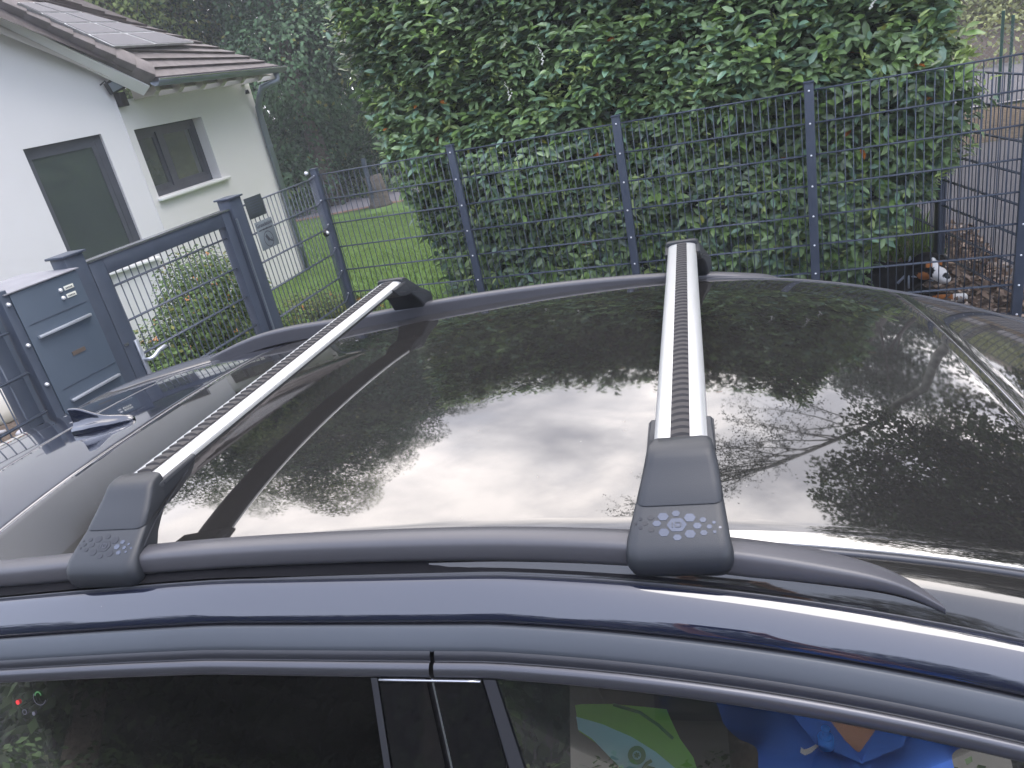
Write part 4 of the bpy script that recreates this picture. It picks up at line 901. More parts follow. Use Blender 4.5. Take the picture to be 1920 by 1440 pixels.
    rows = [[S_(x, y, c1(x) - .062 - .115 * .41 if x < 1.0 else z) for y, z in ((.66, 0), (.66, 0))] for x in (0, 1)]
    add('a_pillar', MB().tube([S_(.95, .72, -.40), S_(1.2, .80, -.50), S_(1.5, .86, -.63)], .03, 8).me(M['paint'], True), car)
    rows = [[S_(x, 0, -.64 - (x - 1.40) * .17), S_(x, .45, -.65 - (x - 1.40) * .175), S_(x, .80, -.66 - (x - 1.4) * .19), S_(x, .90 - .12 * (x - 1.4), -.64 - (x - 1.4) * .24)] for x in lin(1.40, 2.30, 14)]
    add('bonnet', grid(rows, M['paint'], flip=sg < 0), car)
    rows = [[S_(x, 0, z), S_(x, .5, z), S_(x, .78, z - .01)] for x, z in ((2.30, -.80), (2.36, -.92), (2.37, -1.15), (2.32, -1.40))]
    add('front_bumper', grid(rows, M['paint'], flip=sg < 0), car)
    rows = [[S_(x, 0, z), S_(x, .5, z), S_(x, yy, z - .02)] for x, z, yy in ((-2.20, roofz(-2.2, .3) - .01, .54), (-2.28, -.50, .66), (-2.33, -.66, .80), (-2.36, -1.0, .80), (-2.30, -1.42, .80))]
    add('tailgate', grid(rows, M['blackgloss'], flip=sg > 0), car)
    rows = [[S_(x, *side(x, .724, -.165)), S_(x, .80 * kx(x) + .01, -.42), S_(x, .92, -.63)] for x in lin(-2.19, -1.62, 8)]
    add('rear_quarter', grid(rows, M['blackgloss'], flip=sg < 0), car)
    for wx in (-1.42, 1.36):
        wo = add('wheel', MB().rod((0, -.11, 0), (0, .11, 0), .355, 36).bev(M['tyre'], .03, 3), car, loc=(wx, sg * .83, -1.68 + .355))
        rb = MB().rod((0, sg * .075, 0), (0, sg * .113, 0), .25, 32)
        for k in range(5): a = k * 2 * math.pi / 5; rb.rod((0, sg * .118, 0), (math.cos(a) * .23, sg * .118, math.sin(a) * .23), .03, 6)
        add('rim', rb.me(M['chrome'], True), wo)
    # roof rail
    rows = []
    for x in [-1.60 + .003 * i for i in range(14)] + lin(-1.555, .12, 70) + lin(.125, .272, 40):
        zt = railz(x) - .005; yo, zo = side(x, .6835, -.1235); e = min(np.clip((.290 - x) / .22, 0, 1) ** .55, np.clip((x + 1.60) / .16, .02, 1) ** .6)
        ew = min(np.clip((.2722 - x) / .13, 0, 1) ** .5, np.clip((x + 1.60) / .06, .0, 1) ** .5)
        sh = .305 * (-c2(x)) * (1.1 if x > -.3 else .1)
        yin = .634 + sh * .75; you = .6755 + sh; wo_ = you; wi = you - (you - yin) * ew
        zi = roofz(x, .64 * kx(x)) - .008
        prof = [(wi, -.044 * e), (wi, -.011 * e), (wi + .0015 * ew, -.0045 * e), (wi + .006 * ew, -.0008), (wi + (wo_ - wi) * .45, .0005), (wo_ - .010 * ew, -.0008), (wo_ - .0050 * ew, -.0034 * e), (wo_ - .0020 * ew, -.0090 * e), (wo_ - .0006 * ew, -.0160 * e), (wo_, -.0235 * e), (wo_ - .001 * ew, -.0290 * e), (wo_ - .005 * ew, -.0328 * e), (wo_ - .010 * ew, -.034 * e), (wo_ - .016 * ew, -.0345 * e), (wi + .002 * ew, -.050 * e)]
        rows.append([S_(x, y, zt + z) for y, z in prof] + [S_(x, prof[0][0], zt + prof[0][1])])
    add('roof_rail', grid(rows, M['railmat'], flip=sg < 0), car)
    # recess foot of the rail
    rows = [[S_(x, side(x, .665, 0)[0], railz(x) - .030), S_(x, side(x, .6715, 0)[0], railz(x) - .039), S_(x, side(x, .6828, 0)[0], side(x, 0, -.1190)[1])] for x in lin(-1.42, .215, 56)]
    add('rail_base', grid(rows, M['matblack'], flip=sg < 0), car)
# cabin
add('headliner', grid([[(x, y, roofz(x, y) - .035) for y in lin(-.63, .63, 9)] for x in lin(-2.0, .7, 20)], M['darkin']), car)
add('cabin_floor', MB().box(-2.0, 1.5, -.9, .9, -1.36, -1.33).me(M['darkin']), car)
add('dashboard', MB().box(.75, 1.3, -.72, .72, -1.1, -.66).bev(M['darkin'], .05, 4), car)
add('centre_console', MB().box(-.35, .75, -.12, .12, -1.33, -1.02).bev(M['darkin'], .03, 3), car)
for yy in (-.38, .38):
    st = add('front_seat', MB().box(-.20, .35, yy - .26, yy + .26, -1.20, -1.04).bev(M['seat'], .06, 4), car)
    mt = Matrix.Translation((-.24, yy, -1.08)) @ Matrix.Rotation(R(-16), 4, 'Y')
    add('seat_back', MB().box(-.08, .07, -.24, .24, 0, .56).bev(M['seat'], .06, 4), st, mtx=mt)
    add('headrest', MB().box(-.06, .05, -.13, .13, .60, .78).bev(M['seat'], .05, 4), st, mtx=mt)
add('rear_seat', MB().box(-1.25, -.80, -.68, .68, -1.15, -1.0).bev(M['seat'], .06, 4), car); add('rear_seat_back', MB().box(-1.40, -1.25, -.68, .68, -1.1, -.42).bev(M['seat'], .06, 4), car)
add('door_card', MB().box(-1.6, 1.1, -.90, -.82, -1.3, -.66).me(M['darkin']), car); add('door_card', MB().box(-1.6, 1.1, .82, .90, -1.3, -.66).me(M['darkin']), car)
# marks on the rear window
CAMC = MBr @ (CW - OW)
def cray(px, py): return MBr @ ray(px, py)
def ongl(px, py, off=.002):
    d = cray(px, py); c = -(.7655 + off + .378 * -.212); t = (c - (CAMC[1] - .378 * CAMC[2])) / (d[1] - .378 * d[2]); return CAMC + t * d
GN = np.array([0, -1, .378]); GN /= np.linalg.norm(GN)
rear_r = [o for o in car.children if o.name.startswith('rear_side_window')][0]
def disc(pxy, r0, r1, m, name, seg=18, arc=(0, 2 * math.pi)):
    c = ongl(*pxy); ax = np.array([1, 0, 0]); ay = np.cross(GN, ax); v = []; f = []
    for i in range(seg + 1):
        a = arc[0] + (arc[1] - arc[0]) * i / seg
        for r_ in (r0, r1): v.append(c + (ax * math.cos(a) + ay * math.sin(a)) * r_)
    f = [(2 * i, 2 * i + 1, 2 * i + 3, 2 * i + 2) for i in range(seg)]
    return add(name, mesh(v, f, m), rear_r)
stk = mat('sticker_grey', (.10, .10, .12), .6)
disc((33, 1317), .0, .0036, M['red'], 'red_dot'); disc((46, 1335), .0030, .0042, stk, 'sticker_ring'); disc((74, 1308), .0105, .0114, stk, 'sticker_arc', 20, (2.6, 6.0))
disc((63, 1338), 0, .0030, stk, 'sticker_key'); disc((71, 1304), .004, .0062, mat('sticker_green', (.05, .16, .05), .6), 'sticker_leaf', 10, (0, 3.3))
# antenna
z0 = roofz(-1.44, 0)
secs = [(-1.345, .003, .004), (-1.350, .009, .011), (-1.362, .015, .018), (-1.382, .0200, .0245), (-1.405, .0235, .0290), (-1.428, .0285, .0315), (-1.448, .0365, .0325), (-1.466, .0465, .0325), (-1.482, .0560, .0315), (-1.496, .0620, .0300), (-1.508, .0645, .0280), (-1.516, .0650, .0265)]
rows = []
for i, (x, h, wd) in enumerate(secs):
    zb = roofz(x, 0) + .0005; fb = min(h * .55, .0165); fw = .0048 if i > 5 else wd * (.62 - .09 * i)
    half = [(wd, 0), (wd * .985, fb * .55), (wd * .90, fb * .95), (wd * .55 + fw * .3, fb * 1.12), (fw + .0030, fb * 1.12 + (h - fb) * .22), (fw, h * .62 + fb * .3), (fw * .85, h * .93), (fw * .5, h * .99), (0, h)]
    back = lambda z: x - (.012 * (i / 11) ** 2) * (z / .065)
    rows.append([(back(z), -y, zb + z) for y, z in half] + [(back(z), y, zb + z) for y, z in reversed(half[:-1])])
me = grid(rows, M['paint'], True); ant = add('antenna', me, car)
lst = rows[-1]; add('antenna_back', mesh(lst, [tuple(range(len(lst)))], M['blackgloss']), ant)

# ------------------------------------------------------------------ roof bars
def rrect(tin, tout, wi, wo, z, r, seg=5):
    """rounded outline in plan (x across the bar, t along it), listed counter-clockwise"""
    pts = []; cor = [(-wo, tout, 1, 90), (-wi, tin, 2, 180), (wi, tin, 3, 270), (wo, tout, 4, 0)]
    r = min(r, (tout - tin) * .48, wi * .9)
    for (x, t, q, a0) in ((wo, tout, 1, 0), (-wo, tout, 2, 90), (-wi, tin, 3, 180), (wi, tin, 4, 270)):
        rr = r if q in (1, 2) else r * .5
        cx_ = x - math.copysign(rr, x); ct = t - rr if q in (1, 2) else t + rr
        for k in range(seg + 1): a = R(a0 + 90 * k / seg); pts.append((cx_ + rr * math.cos(a), ct + rr * math.sin(a), z))
    return pts
def stack(sl, m):
    rows = [s + [s[0]] for s in sl]; nc = len(rows[0]); me = grid(rows, m, True); import bmesh
    b = bmesh.new(); b.from_mesh(me); bmesh.ops.remove_doubles(b, verts=b.verts, dist=1e-6)
    bmesh.ops.holes_fill(b, edges=[e for e in b.edges if len(e.link_faces) == 1]); bmesh.ops.recalc_face_normals(b, faces=b.faces); b.to_mesh(me); b.free()
    me.set_sharp_from_angle(angle=R(52)); return me
up_sl = [rrect(.558, .574, .030, .033, .0042, .010), rrect(.558, .584, .037, .039, .0032, .011), rrect(.558, .592, .0395, .0415, .0004, .012), rrect(.558, .5985, .0405, .0428, -.0045, .012),
         rrect(.5585, .6035, .0412, .0440, -.0095, .012), rrect(.559, .610, .0420, .0456, -.0155, .012), rrect(.560, .6230, .0432, .0485, -.027, .012), rrect(.562, .6420, .0448, .0525, -.0430, .012), rrect(.562, .6432, .0440, .0520, -.0445, .012)]
lo_sl = [rrect(.4785, .5650, .0405, .0420, -.0075, .003), rrect(.480, .5900, .0430, .0425, -.0100, .003), rrect(.486, .6080, .0435, .0430, -.0200, .004), rrect(.500, .6250, .0440, .0450, -.0320, .006), rrect(.545, .6405, .0445, .0515, -.0448, .011), rrect(.575, .6450, .0452, .0532, -.0466, .012),
         rrect(.590, .6640, .0468, .0565, -.0580, .013), rrect(.606, .6860, .0495, .0605, -.0720, .014), rrect(.615, .6965, .0515, .0625, -.0830, .017), rrect(.624, .7000, .0530, .0635, -.0930, .019), rrect(.630, .6985, .0535, .0628, -.1030, .020), rrect(.636, .6930, .0520, .0600, -.1120, .018), rrect(.642, .6840, .048, .0530, -.1180, .014)]
def shift(sl):
    return [[(x + .009 * min(1, max(0, (-z - .012) / .06)), t, z) for x, t, z in r_] for r_ in sl]
up_sl, lo_sl = shift(up_sl), shift(lo_sl)
me_up, me_lo = stack(up_sl, M['foot']), stack(lo_sl, M['foot'])
from mathutils.bvhtree import BVHTree
_bv = BVHTree.FromPolygons([v.co[:] for v in me_lo.vertices], [tuple(p.vertices) for p in me_lo.polygons])
_bu = BVHTree.FromPolygons([v.co[:] for v in me_up.vertices], [tuple(p.vertices) for p in me_up.polygons])
# face plane of the lower cover that carries the logo
f0 = np.array([0, .6450, -.0466]); f1 = np.array([0, .6900, -.0748]); fd = (f1 - f0) / np.linalg.norm(f1 - f0); fn = np.cross(fd, [1, 0, 0]); fn = fn if fn[2] > 0 else -fn
cells = [(598, 885, 110, 60), (703, 865, 80, 45), (812, 900, 112, 64), (915, 920, 66, 38), (1000, 942, 36, 22), (1045, 978, 30, 20), (962, 972, 52, 32), (868, 962, 82, 46), (915, 1015, 70, 38), (1000, 1010, 36, 22), (808, 1020, 106, 60), (705, 1042, 84, 45), (600, 1003, 104, 60), (497, 978, 66, 38), (412, 962, 40, 26), (545, 935, 86, 44), (450, 930, 56, 33), (497, 888, 70, 38), (413, 895, 36, 22), (368, 927, 32, 22), (705, 950, 190, 104)]
def cell_poly(cxp, cyp, wp, hp):
    X0 = .009 - (cxp - 705) * .000147; Y0 = .0085 + (cyp - 865) * .000175; wr, hr = wp * .000128 / 2, hp * .000170 / 2; out_ = []
    for k in range(6):
        a = R(60 * k); b_ = R(60 * (k + 1)); p0 = np.array([math.cos(a) * wr, math.sin(a) * hr * 1.1]); p1 = np.array([math.cos(b_) * wr, math.sin(b_) * hr * 1.1])
        for s in (.10, .90): out_.append(p0 + (p1 - p0) * s)
    off = .0012 + .0022 * np.clip(Y0 / .053, 0, 1)
    return [np.array([X0 + q[0], 0, 0]) + f0 * np.array([0, 1, 1]) + fd * (Y0 + q[1]) for q in out_], off
face_fix = lambda P: P
import bmesh
def drop_on(me, P):
    return P
def stick(p):
    h_ = _bv.ray_cast(Vector(p + fn * .03), Vector(-fn)); q_ = np.array(h_[0]) if h_[0] is not None else p
    return q_ - fn * .0002
def logo_parts(foot, dark):
    for i, cpar in enumerate(cells):
        poly, off = cell_poly(*cpar)
        add('logo_cell', MB().prism([stick(p) for p in poly], fn, .0007).me(M['cell_shaded'] if cpar[0] < dark else M['cell']), foot)  # bright and dark reflections on the cells are put into their colour
    Yc = .0085 + (950 - 865) * .000175; o = stick(f0 + fd * Yc + np.array([.009, 0, 0])) + fn * .0003
    def q(x0, x1, y0, y1): return [o + np.array([-x, 0, 0]) + fd * y for x, y in ((x0, y0), (x1, y0), (x1, y1), (x0, y1))]
    h = .0034
    add('logo_letter', MB().prism(q(-.0058, -.0046, -h, h), fn, .0009).me(M['cell2']), foot)
    dm = MB()
    for a in ((-.0022, -.0010, -h, h), (-.0010, .0040, -h, -h + .0012), (-.0010, .0040, h - .0012, h), (.0040, .0052, -h + .0008, h - .0008)): dm.prism(q(*a), fn, .0009)
    add('logo_letter', dm.me(M['cell2']), foot)
gm = {}
def on_side(sx, t, z):
    best = None
    for b_ in (_bv, _bu):
        h_ = b_.ray_cast(Vector((sx * .2, t, z)), Vector((-sx, 0, 0)))
        if h_[0] is not None and (best is None or sx * h_[0].x > sx * best.x): best = h_[0]
    return best if best is not None else Vector((sx * .044, t, z))
SIDE_LINES = [('side_rim', [(.508, -.0220), (.535, -.0300), (.570, -.0400), (.603, -.0500), (.632, -.0600), (.654, -.0690)], .0012, 'trim'),
              ('side_seam', [(.4875, -.0165), (.520, -.0255), (.560, -.0350), (.600, -.0420), (.632, -.0452)], .0009, 'black'),
              ('top_ridge', [(.484, -.0098), (.510, -.0110), (.540, -.0120), (.565, -.0130)], .0016, 'foot')]
def build_foot(bar, sgn, dark):
    """sgn -1: near end (t towards -y); +1: far end"""
    mt = Matrix.Rotation(math.pi, 4, 'Z') if sgn < 0 else Matrix.Identity(4)
    ft = add('foot', me_lo, bar, mtx=mt); add('foot_cover', me_up, ft)
    for sx in (-1, 1):
        for nm, pts, r_, mm in SIDE_LINES:
            k = (nm, sx)
            if k not in gm: gm[k] = MB().tube([on_side(sx, t, z) for t, z in pts], r_, 5).me(M[mm], False)
            add(nm, gm[k], ft)
    logo_parts(ft, dark)
    return ft
# bar profile (x across, z), top at z = 0, with a slot for the rubber strip
bp_ = []
for k in range(33):
    a = math.pi - math.pi * k / 32; x = math.cos(a) * .0359; z = -.0135 + (math.sin(a) ** .62) * .0135; bp_.append((x, z))
for k in range(1, 24):
    a = -math.pi * k / 24; bp_.append((math.cos(a) * .0359, -.0135 + math.sin(a) * .0155))
ins = [(x, z) for x, z in bp_]
prof = []
for x, z in bp_: prof.append((x, z))
def bar_mesh():
    up = prof[:33]; lo = [prof[32]] + prof[33:] + [prof[0]]
    return [grid([[(x, y, z) for x, z in pp] for y in lin(-.575, .575, 24)], mm, True) for pp, mm in ((up, M['alu']), (lo, M['foot']))]
bme, bme_lo = bar_mesh()
def rib_mesh():
    v = []; nx_ = 7
    for j, (yy, h) in enumerate(((0, -.0004), (.0022, .0042), (.0165, .0026), (.0192, -.0004))):
        for i in range(nx_):
            t = i / (nx_ - 1); x = -.0123 + .0246 * t; cv_ = .0035 * (1 - (2 * t - 1) ** 2) + .0030 * t
            v.append((x, yy + cv_ - .002, h - .0012 * (2 * t - 1) ** 2))
    f = [(j * nx_ + i, j * nx_ + i + 1, (j + 1) * nx_ + i + 1, (j + 1) * nx_ + i) for j in range(3) for i in range(nx_ - 1)]
    n4 = len(v); v += [(x, y, -.004) for x, y, z in v]; 
    rim = [i for i in range(nx_)] + [j * nx_ + nx_ - 1 for j in range(1, 4)] + [3 * nx_ + i for i in range(nx_ - 2, -1, -1)] + [j * nx_ for j in (2, 1)]
    f += [(rim[i], rim[(i + 1) % len(rim)], n4 + rim[(i + 1) % len(rim)], n4 + rim[i]) for i in range(len(rim))]
    return MB().raw(v, f).me(M['rubber'])
rme = rib_mesh()
def roof_bar(x0, label, dark):
    t = thing('roof_bar', label, 'roof bar', mtx=frame_mtx(MCr, OW + MCr[0] * x0), group='roof bars clamped on the rails')
    add('aluminium_profile', bme, t); add('underside_cover', bme_lo, t)
    add('strip_base', MB().box(-.0125, .0125, -.556, .556, -.004, .0009).me(M['rubber']), t)
    add('slot_gap', MB().box(-.0060, .0060, -.566, -.556, -.006, .0004).me(M['black']), t)
    for i in range(53): add('rib', rme, t, loc=(.0, -.551 + i * .0207, .0004))
    build_foot(t, -1, dark); build_foot(t, 1, dark)
    return t
roof_bar(.0, 'front roof bar, running straight up the middle right over the glass roof', 520)
roof_bar(-.835, 'rear roof bar, running diagonally between the antenna and the front bar', 860)

# ------------------------------------------------------------------ things in the car
bagc = np.array([-.16, -.34, -.735]); bn = np.array([.05, -.62, .78]); bn /= np.linalg.norm(bn)
def onbag(px, py, off=0.):
    d = cray(px, py); p0 = bagc + bn * off; t = np.dot(bn, p0 - CAMC) / np.dot(bn, d); return CAMC + t * d
def cw(p): return OW + np.asarray(p) @ MBr
bag = thing('green_bag', 'bright green and pale teal bag lying on the front passenger seat', 'bag', mtx=frame_mtx(MBr, cw(bagc)))
def outl(pp, off=0.): return [onbag(x, y, off) - bagc for x, y in pp]
go = [(1035, 1336), (1060, 1326), (1090, 1320), (1150, 1320), (1215, 1326), (1250, 1330), (1256, 1345), (1275, 1385), (1300, 1420), (1316, 1470), (1330, 1560), (1250, 1580), (1190, 1470), (1120, 1395)]
add('bag_body', MB().prism(outl(go), -bn, .06).me(M['green']), bag)
add('teal_panel', MB().prism(outl([(1036, 1337), (1075, 1342), (1130, 1358), (1185, 1382), (1230, 1410), (1268, 1442), (1310, 1490), (1300, 1580), (1215, 1560), (1165, 1442), (1110, 1385)], .003), -bn, .004).me(M['teal']), bag)
add('bag_fold', MB().tube([onbag(x, y, .002) - bagc for x, y in ((1150, 1321), (1200, 1336), (1235, 1360), (1262, 1385))], .003, 6).me(M['dkgreen'], True), bag)
cc0 = onbag(1194, 1416, .006) - bagc; ax_ = onbag(1211, 1416, .006) - bagc - cc0; ay_ = onbag(1194, 1434, .006) - bagc - cc0
rv = []; K_ = 24
for rr in (.48, 1.0):
    for i in range(K_): a = 2 * math.pi * i / K_; rv.append(cc0 + ax_ * math.cos(a) * rr + ay_ * math.sin(a) * rr)
add('letter_ring', MB().raw(rv, [(i, (i + 1) % K_, K_ + (i + 1) % K_, K_ + i) for i in range(K_)]).me(M['dkgreen']), bag)
st_ = MB()
for k in range(3):
    a = math.pi * k / 3 + .3; d = ax_ * math.cos(a) * .32 + ay_ * math.sin(a) * .32; st_.tube([cc0 - d, cc0 + d], .0016, 5)
add('ring_star', st_.me(M['dkgreen'], True), bag)
add('letter_stroke', MB().tube([onbag(x, y, .006) - bagc for x, y in ((1204, 1444), (1212, 1432), (1222, 1426))], .003, 6).me(M['dkgreen'], True), bag)
add('letter_stroke', MB().tube([onbag(x, y, .006) - bagc for x, y in ((1208, 1450), (1216, 1438), (1226, 1440), (1222, 1455))], .003, 6).me(M['dkgreen'], True), bag)
bp0 = CAMC + cray(1548, 1376) * ((-.13 - CAMC[1]) / cray(1548, 1376)[1])
bot = thing('water_bottle', 'clear drinking bottle with bright blue sports cap in the car console', 'bottle', mtx=frame_mtx(MBr, cw(bp0)))
add('cap', MB().rod((0, 0, -.035), (0, 0, -.008), .0165, 20).rod((0, 0, -.008), (0, 0, 0), .015, 20, .009).me(M['bluecap'], True), bot); add('spout', MB().rod((0, 0, 0), (0, 0, .012), .0075, 14, .006).rod((0, 0, .012), (0, 0, .016), .009, 14).me(M['bluecap'], True), bot)
add('bottle_body', MB().tube([(0, 0, -.035), (0, 0, -.05), (0, 0, -.075), (0, 0, -.10), (0, 0, -.19)], [.013, .014, .026, .031, .031], 18).me(glass('bottle_clear', (.75, .82, .88), 1.4), True), bot)

# ------------------------------------------------------------------ bodies
def blob(caps, voxel, smooth=6, mats=None, cut=None, colf=None, vline=False):
    """one continuous surface from tapered capsules and ellipsoids: ('c', p, q, r0, r1) or ('e', p, (rx, ry, rz), euler)"""
    import bmesh
    b = bmesh.new()
    for c in caps:
        if c[0] == 'c':
            p, q = Vector(c[1]), Vector(c[2]); n_ = max(2, int((q - p).length / (min(c[3], c[4]) * .45)) + 1)
            for i in range(n_ + 1):
                t = i / n_; r_ = c[3] + (c[4] - c[3]) * t; bmesh.ops.create_icosphere(b, subdivisions=2, radius=r_, matrix=Matrix.Translation(p.lerp(q, t)))
        else:
            rot = Euler(c[3]).to_matrix().to_4x4() if len(c) > 3 else Matrix.Identity(4)
            bmesh.ops.create_icosphere(b, subdivisions=3, radius=1, matrix=Matrix.Translation(c[1]) @ rot @ Matrix.Diagonal((*c[2], 1)))
    me = bpy.data.meshes.new('tmp'); b.to_mesh(me); b.free(); ob = bpy.data.objects.new('tmp', me); COL.objects.link(ob)
    md = ob.modifiers.new('r', 'REMESH'); md.mode = 'VOXEL'; md.voxel_size = voxel; md.use_smooth_shade = True
    sm = ob.modifiers.new('s', 'SMOOTH'); sm.iterations = smooth; sm.factor = .5
    dg = bpy.context.evaluated_depsgraph_get(); dg.update(); res = bpy.data.meshes.new_from_object(ob.evaluated_get(dg)); bpy.data.objects.remove(ob)
    res.materials.clear(); res.materials.append(mats)
    if cut:
        b = bmesh.new(); b.from_mesh(res); dl = [f for f in b.faces if cut(f.calc_center_median())]; bmesh.ops.delete(b, geom=dl, context='FACES')
        if vline:
            for v in b.verts:
                if v.is_boundary and v.co.y > .06 and 1.36 < v.co.z < 1.50: v.co.x = math.copysign(max(.001, (v.co.z - 1.372) * .85), v.co.x)
        b.to_mesh(res); b.free()
    res.polygons.foreach_set("use_smooth", [True] * len(res.polygons))
    if colf:
        at = res.color_attributes.new("Col", 'FLOAT_COLOR', 'POINT'); arr = np.ones((len(res.vertices), 4), dtype=np.float32)
        for i, v in enumerate(res.vertices): arr[i, :3] = colf(np.array(v.co))
        at.data.foreach_set("color", arr.ravel())
    return res
# dog, lying behind the fence with its head up, looking out
dN = onax(1774, 521, 1, .135); dH = onax(1738, 499, 1, .335); dM = onax(1761, 513, 1, .225)
D0 = np.array([dH[0], dH[1], 0.]); L_ = lambda p: tuple(np.asarray(p) - D0)
dog = thing('dog', 'black white and tan dog with webbing harness lying on the bark behind the fence', 'dog', tuple(D0))
H, Mz, Nz = np.array(L_(dH)), np.array(L_(dM)), np.array(L_(dN))
fwd = (Nz - H) / np.linalg.norm(Nz - H); rt = np.cross(fwd, [0, 0, 1.]); rt /= np.linalg.norm(rt); upv = np.cross(rt, fwd)
earL, earR = H - rt * .108 + upv * .02 - fwd * .02, H + rt * .108 + upv * .02 - fwd * .02
nk0 = H - fwd * .03 - upv * .03; sh = np.array([-.17, .10, .20]); bd = np.array([-.48, .22, .19]); hp = np.array([-.78, .30, .18])
caps = [('e', H, (.112, .105, .100)), ('c', H + fwd * .02 - upv * .022, Mz, .064, .050), ('c', Mz, Nz - upv * .006, .048, .034), ('c', Mz - upv * .03, Nz - upv * .035 - fwd * .02, .030, .020),
        ('c', earL, earL - upv * .10 + rt * -.012, .034, .030), ('c', earR, earR - upv * .10 + rt * .012, .034, .030),
        ('c', nk0, sh, .085, .125), ('c', sh, bd, .135, .15), ('c', bd, hp, .15, .14), ('c', hp, hp + [-.15, .02, -.06], .10, .05), ('c', hp + [-.12, 0, -.08], hp + [-.45, .15, -.13], .035, .03),
        ('c', sh + [.02, -.09, -.07], (.02, -.10, .05), .055, .04), ('c', (.02, -.10, .05), (.20, -.13, .035), .035, .038), ('c', sh + [.05, .06, -.07], (.06, .10, .05), .055, .04), ('c', (.06, .10, .05), (.24, .08, .035), .035, .038),
        ('c', hp + [.02, -.12, -.08], hp + [.22, -.17, -.13], .07, .04)]
def dcol(p):
    d = p - H; a = d @ fwd; r_ = d @ rt; u_ = d @ upv; blk = np.array([.004, .0035, .0035]); wht = np.array([.72, .70, .68]); tan = np.array([.36, .13, .035])
    if a > -.02 and abs(u_) < .2 and np.linalg.norm(d) < .30:
        if np.linalg.norm(p - (Nz + upv * .012)) < .026: return np.array([.02, .02, .022])
        if abs(r_) < .009 + .20 * max(0, a - .05) and u_ > -.02 and u_ < .085 and a > .03 or a > .13 and abs(r_) < .05: return wht
        for s in (-1, 1):
            if np.linalg.norm(d - (fwd * .075 + rt * s * .036 + upv * .045)) < .022: return tan
            if np.linalg.norm(d - (fwd * .075 + rt * s * .068 - upv * .045)) < .045: return tan
        if a > .10 and u_ < -.03: return wht
    if np.linalg.norm(p - np.array([.02, -.14, .12])) < .07: return wht
    if p[2] < .07 and p[0] > .05: return wht if p[0] > .18 else tan
    return blk
add('body', blob(caps, .010, 3, M['fur'], None, dcol), dog)
for s in (-1, 1): add('eye', MB().rod(H + fwd * .068 + rt * s * .040 + upv * .022, H + fwd * .082 + rt * s * .043 + upv * .022, .010, 10, .005).me(M['black'], True), dog)
add('nose', blob([('e', Nz + upv * .012 + fwd * .012, (.020, .020, .015))], .004, 1, M['black']), dog)
hr = [nk0 * .45 + sh * .55 + np.array([math.cos(a) * .02, math.cos(a) * .118, math.sin(a) * .118 + .01]) for a in lin(0, 2 * math.pi, 26)]
add('harness_strap', MB().tube(hr, .007, 6).me(M['collar'], True), dog)
add('harness_strap', MB().tube([sh + [-.02, -.14, .02], sh + [.03, -.13, .07], nk0 + [-.02, -.085, -.03], nk0 + [.05, -.07, -.07]], .010, 6).me(M['collar'], True), dog)
# person taking the photograph, mirrored in the side window
PX = np.array([.275, -1.88]); pw0 = cw((PX[0], PX[1], 0)); pw0[2] = 0
yaw = math.atan2(MBr[0][1], MBr[0][0])
man = thing('person', 'person in a blue polo shirt beside the car, mirrored in the front side window', 'person', tuple(pw0), yaw)
RI = Matrix.Rotation(-yaw, 4, 'Z')
def lp(p): v = RI @ Vector(np.asarray(p, float) - pw0); return np.array(v)
ph0 = lp(CW - F_ * .022); fl = lp(pw0 + F_); rl = lp(pw0 + A_); ul = lp(pw0 + B_)
phm = Matrix.Identity(4)
for i in range(3): phm[i][0] = rl[i]; phm[i][1] = ul[i]; phm[i][2] = -fl[i]; phm[i][3] = ph0[i]
pho = MB().box(-.045, .115, -.068, .008, -.002, .006, phm)
phone = thing('phone', 'dark phone held up in both hands above the car', 'phone', tuple(pw0), yaw); add('phone_body', pho.bev(M['black'], .003), phone)
hl = ph0 + rl * -.055 - ul * .030 - fl * .012; hrr = ph0 + rl * .125 - ul * .030 - fl * .012
Ls, Rs = np.array([-.185, -.0, 1.45]), np.array([.185, -.0, 1.45])
def elbow(s, h, out_): mid = (s + h) / 2; d = h - s; Ln = np.linalg.norm(d); k = math.sqrt(max(.0, .30 ** 2 - (Ln / 2) ** 2)) if Ln < .6 else 0; o_ = np.array([out_, .25, -.8]); o_ -= d * (o_ @ d) / Ln ** 2; return mid + o_ / np.linalg.norm(o_) * max(k, .04)
HS = 1.008; man.scale = (1.10, 1, HS)
hl = hl * np.array([1 / 1.1, 1, 1 / HS]); hrr = hrr * np.array([1 / 1.1, 1, 1 / HS])
wl, wr = hl + np.array([-.015, -.05, -.07]), hrr + np.array([.015, -.05, -.07]); el, er = elbow(Ls, wl, -.7), elbow(Rs, wr, .7)
def hand(h, wv, sgn):
    c = [('c', wv, h - ul * .018, .026, .030), ('e', h - ul * .006 + rl * sgn * .006, (.022, .030, .036))]
    for i, ln in enumerate((.050, .056, .054, .042)):
        b0 = h + rl * sgn * .014 - fl * .002 + ul * (.028 - .019 * i); b1 = b0 + rl * -sgn * .012 + rl * sgn * .014 - fl * .016; b2 = b1 - rl * sgn * ln * .55 - fl * .004; b3 = b2 - rl * sgn * ln * .35 + fl * .004
        c += [('c', b0, b1, .0095, .009), ('c', b1, b2, .009, .0085), ('c', b2, b3, .0085, .0075)]
    t0 = h - ul * .030 - fl * .004; c += [('c', t0, t0 - rl * sgn * .026 + ul * .006 - fl * .006, .012, .010), ('c', t0 - rl * sgn * .026 + ul * .006 - fl * .006, t0 - rl * sgn * .046 + ul * .016 - fl * .006, .010, .008)]
    return c
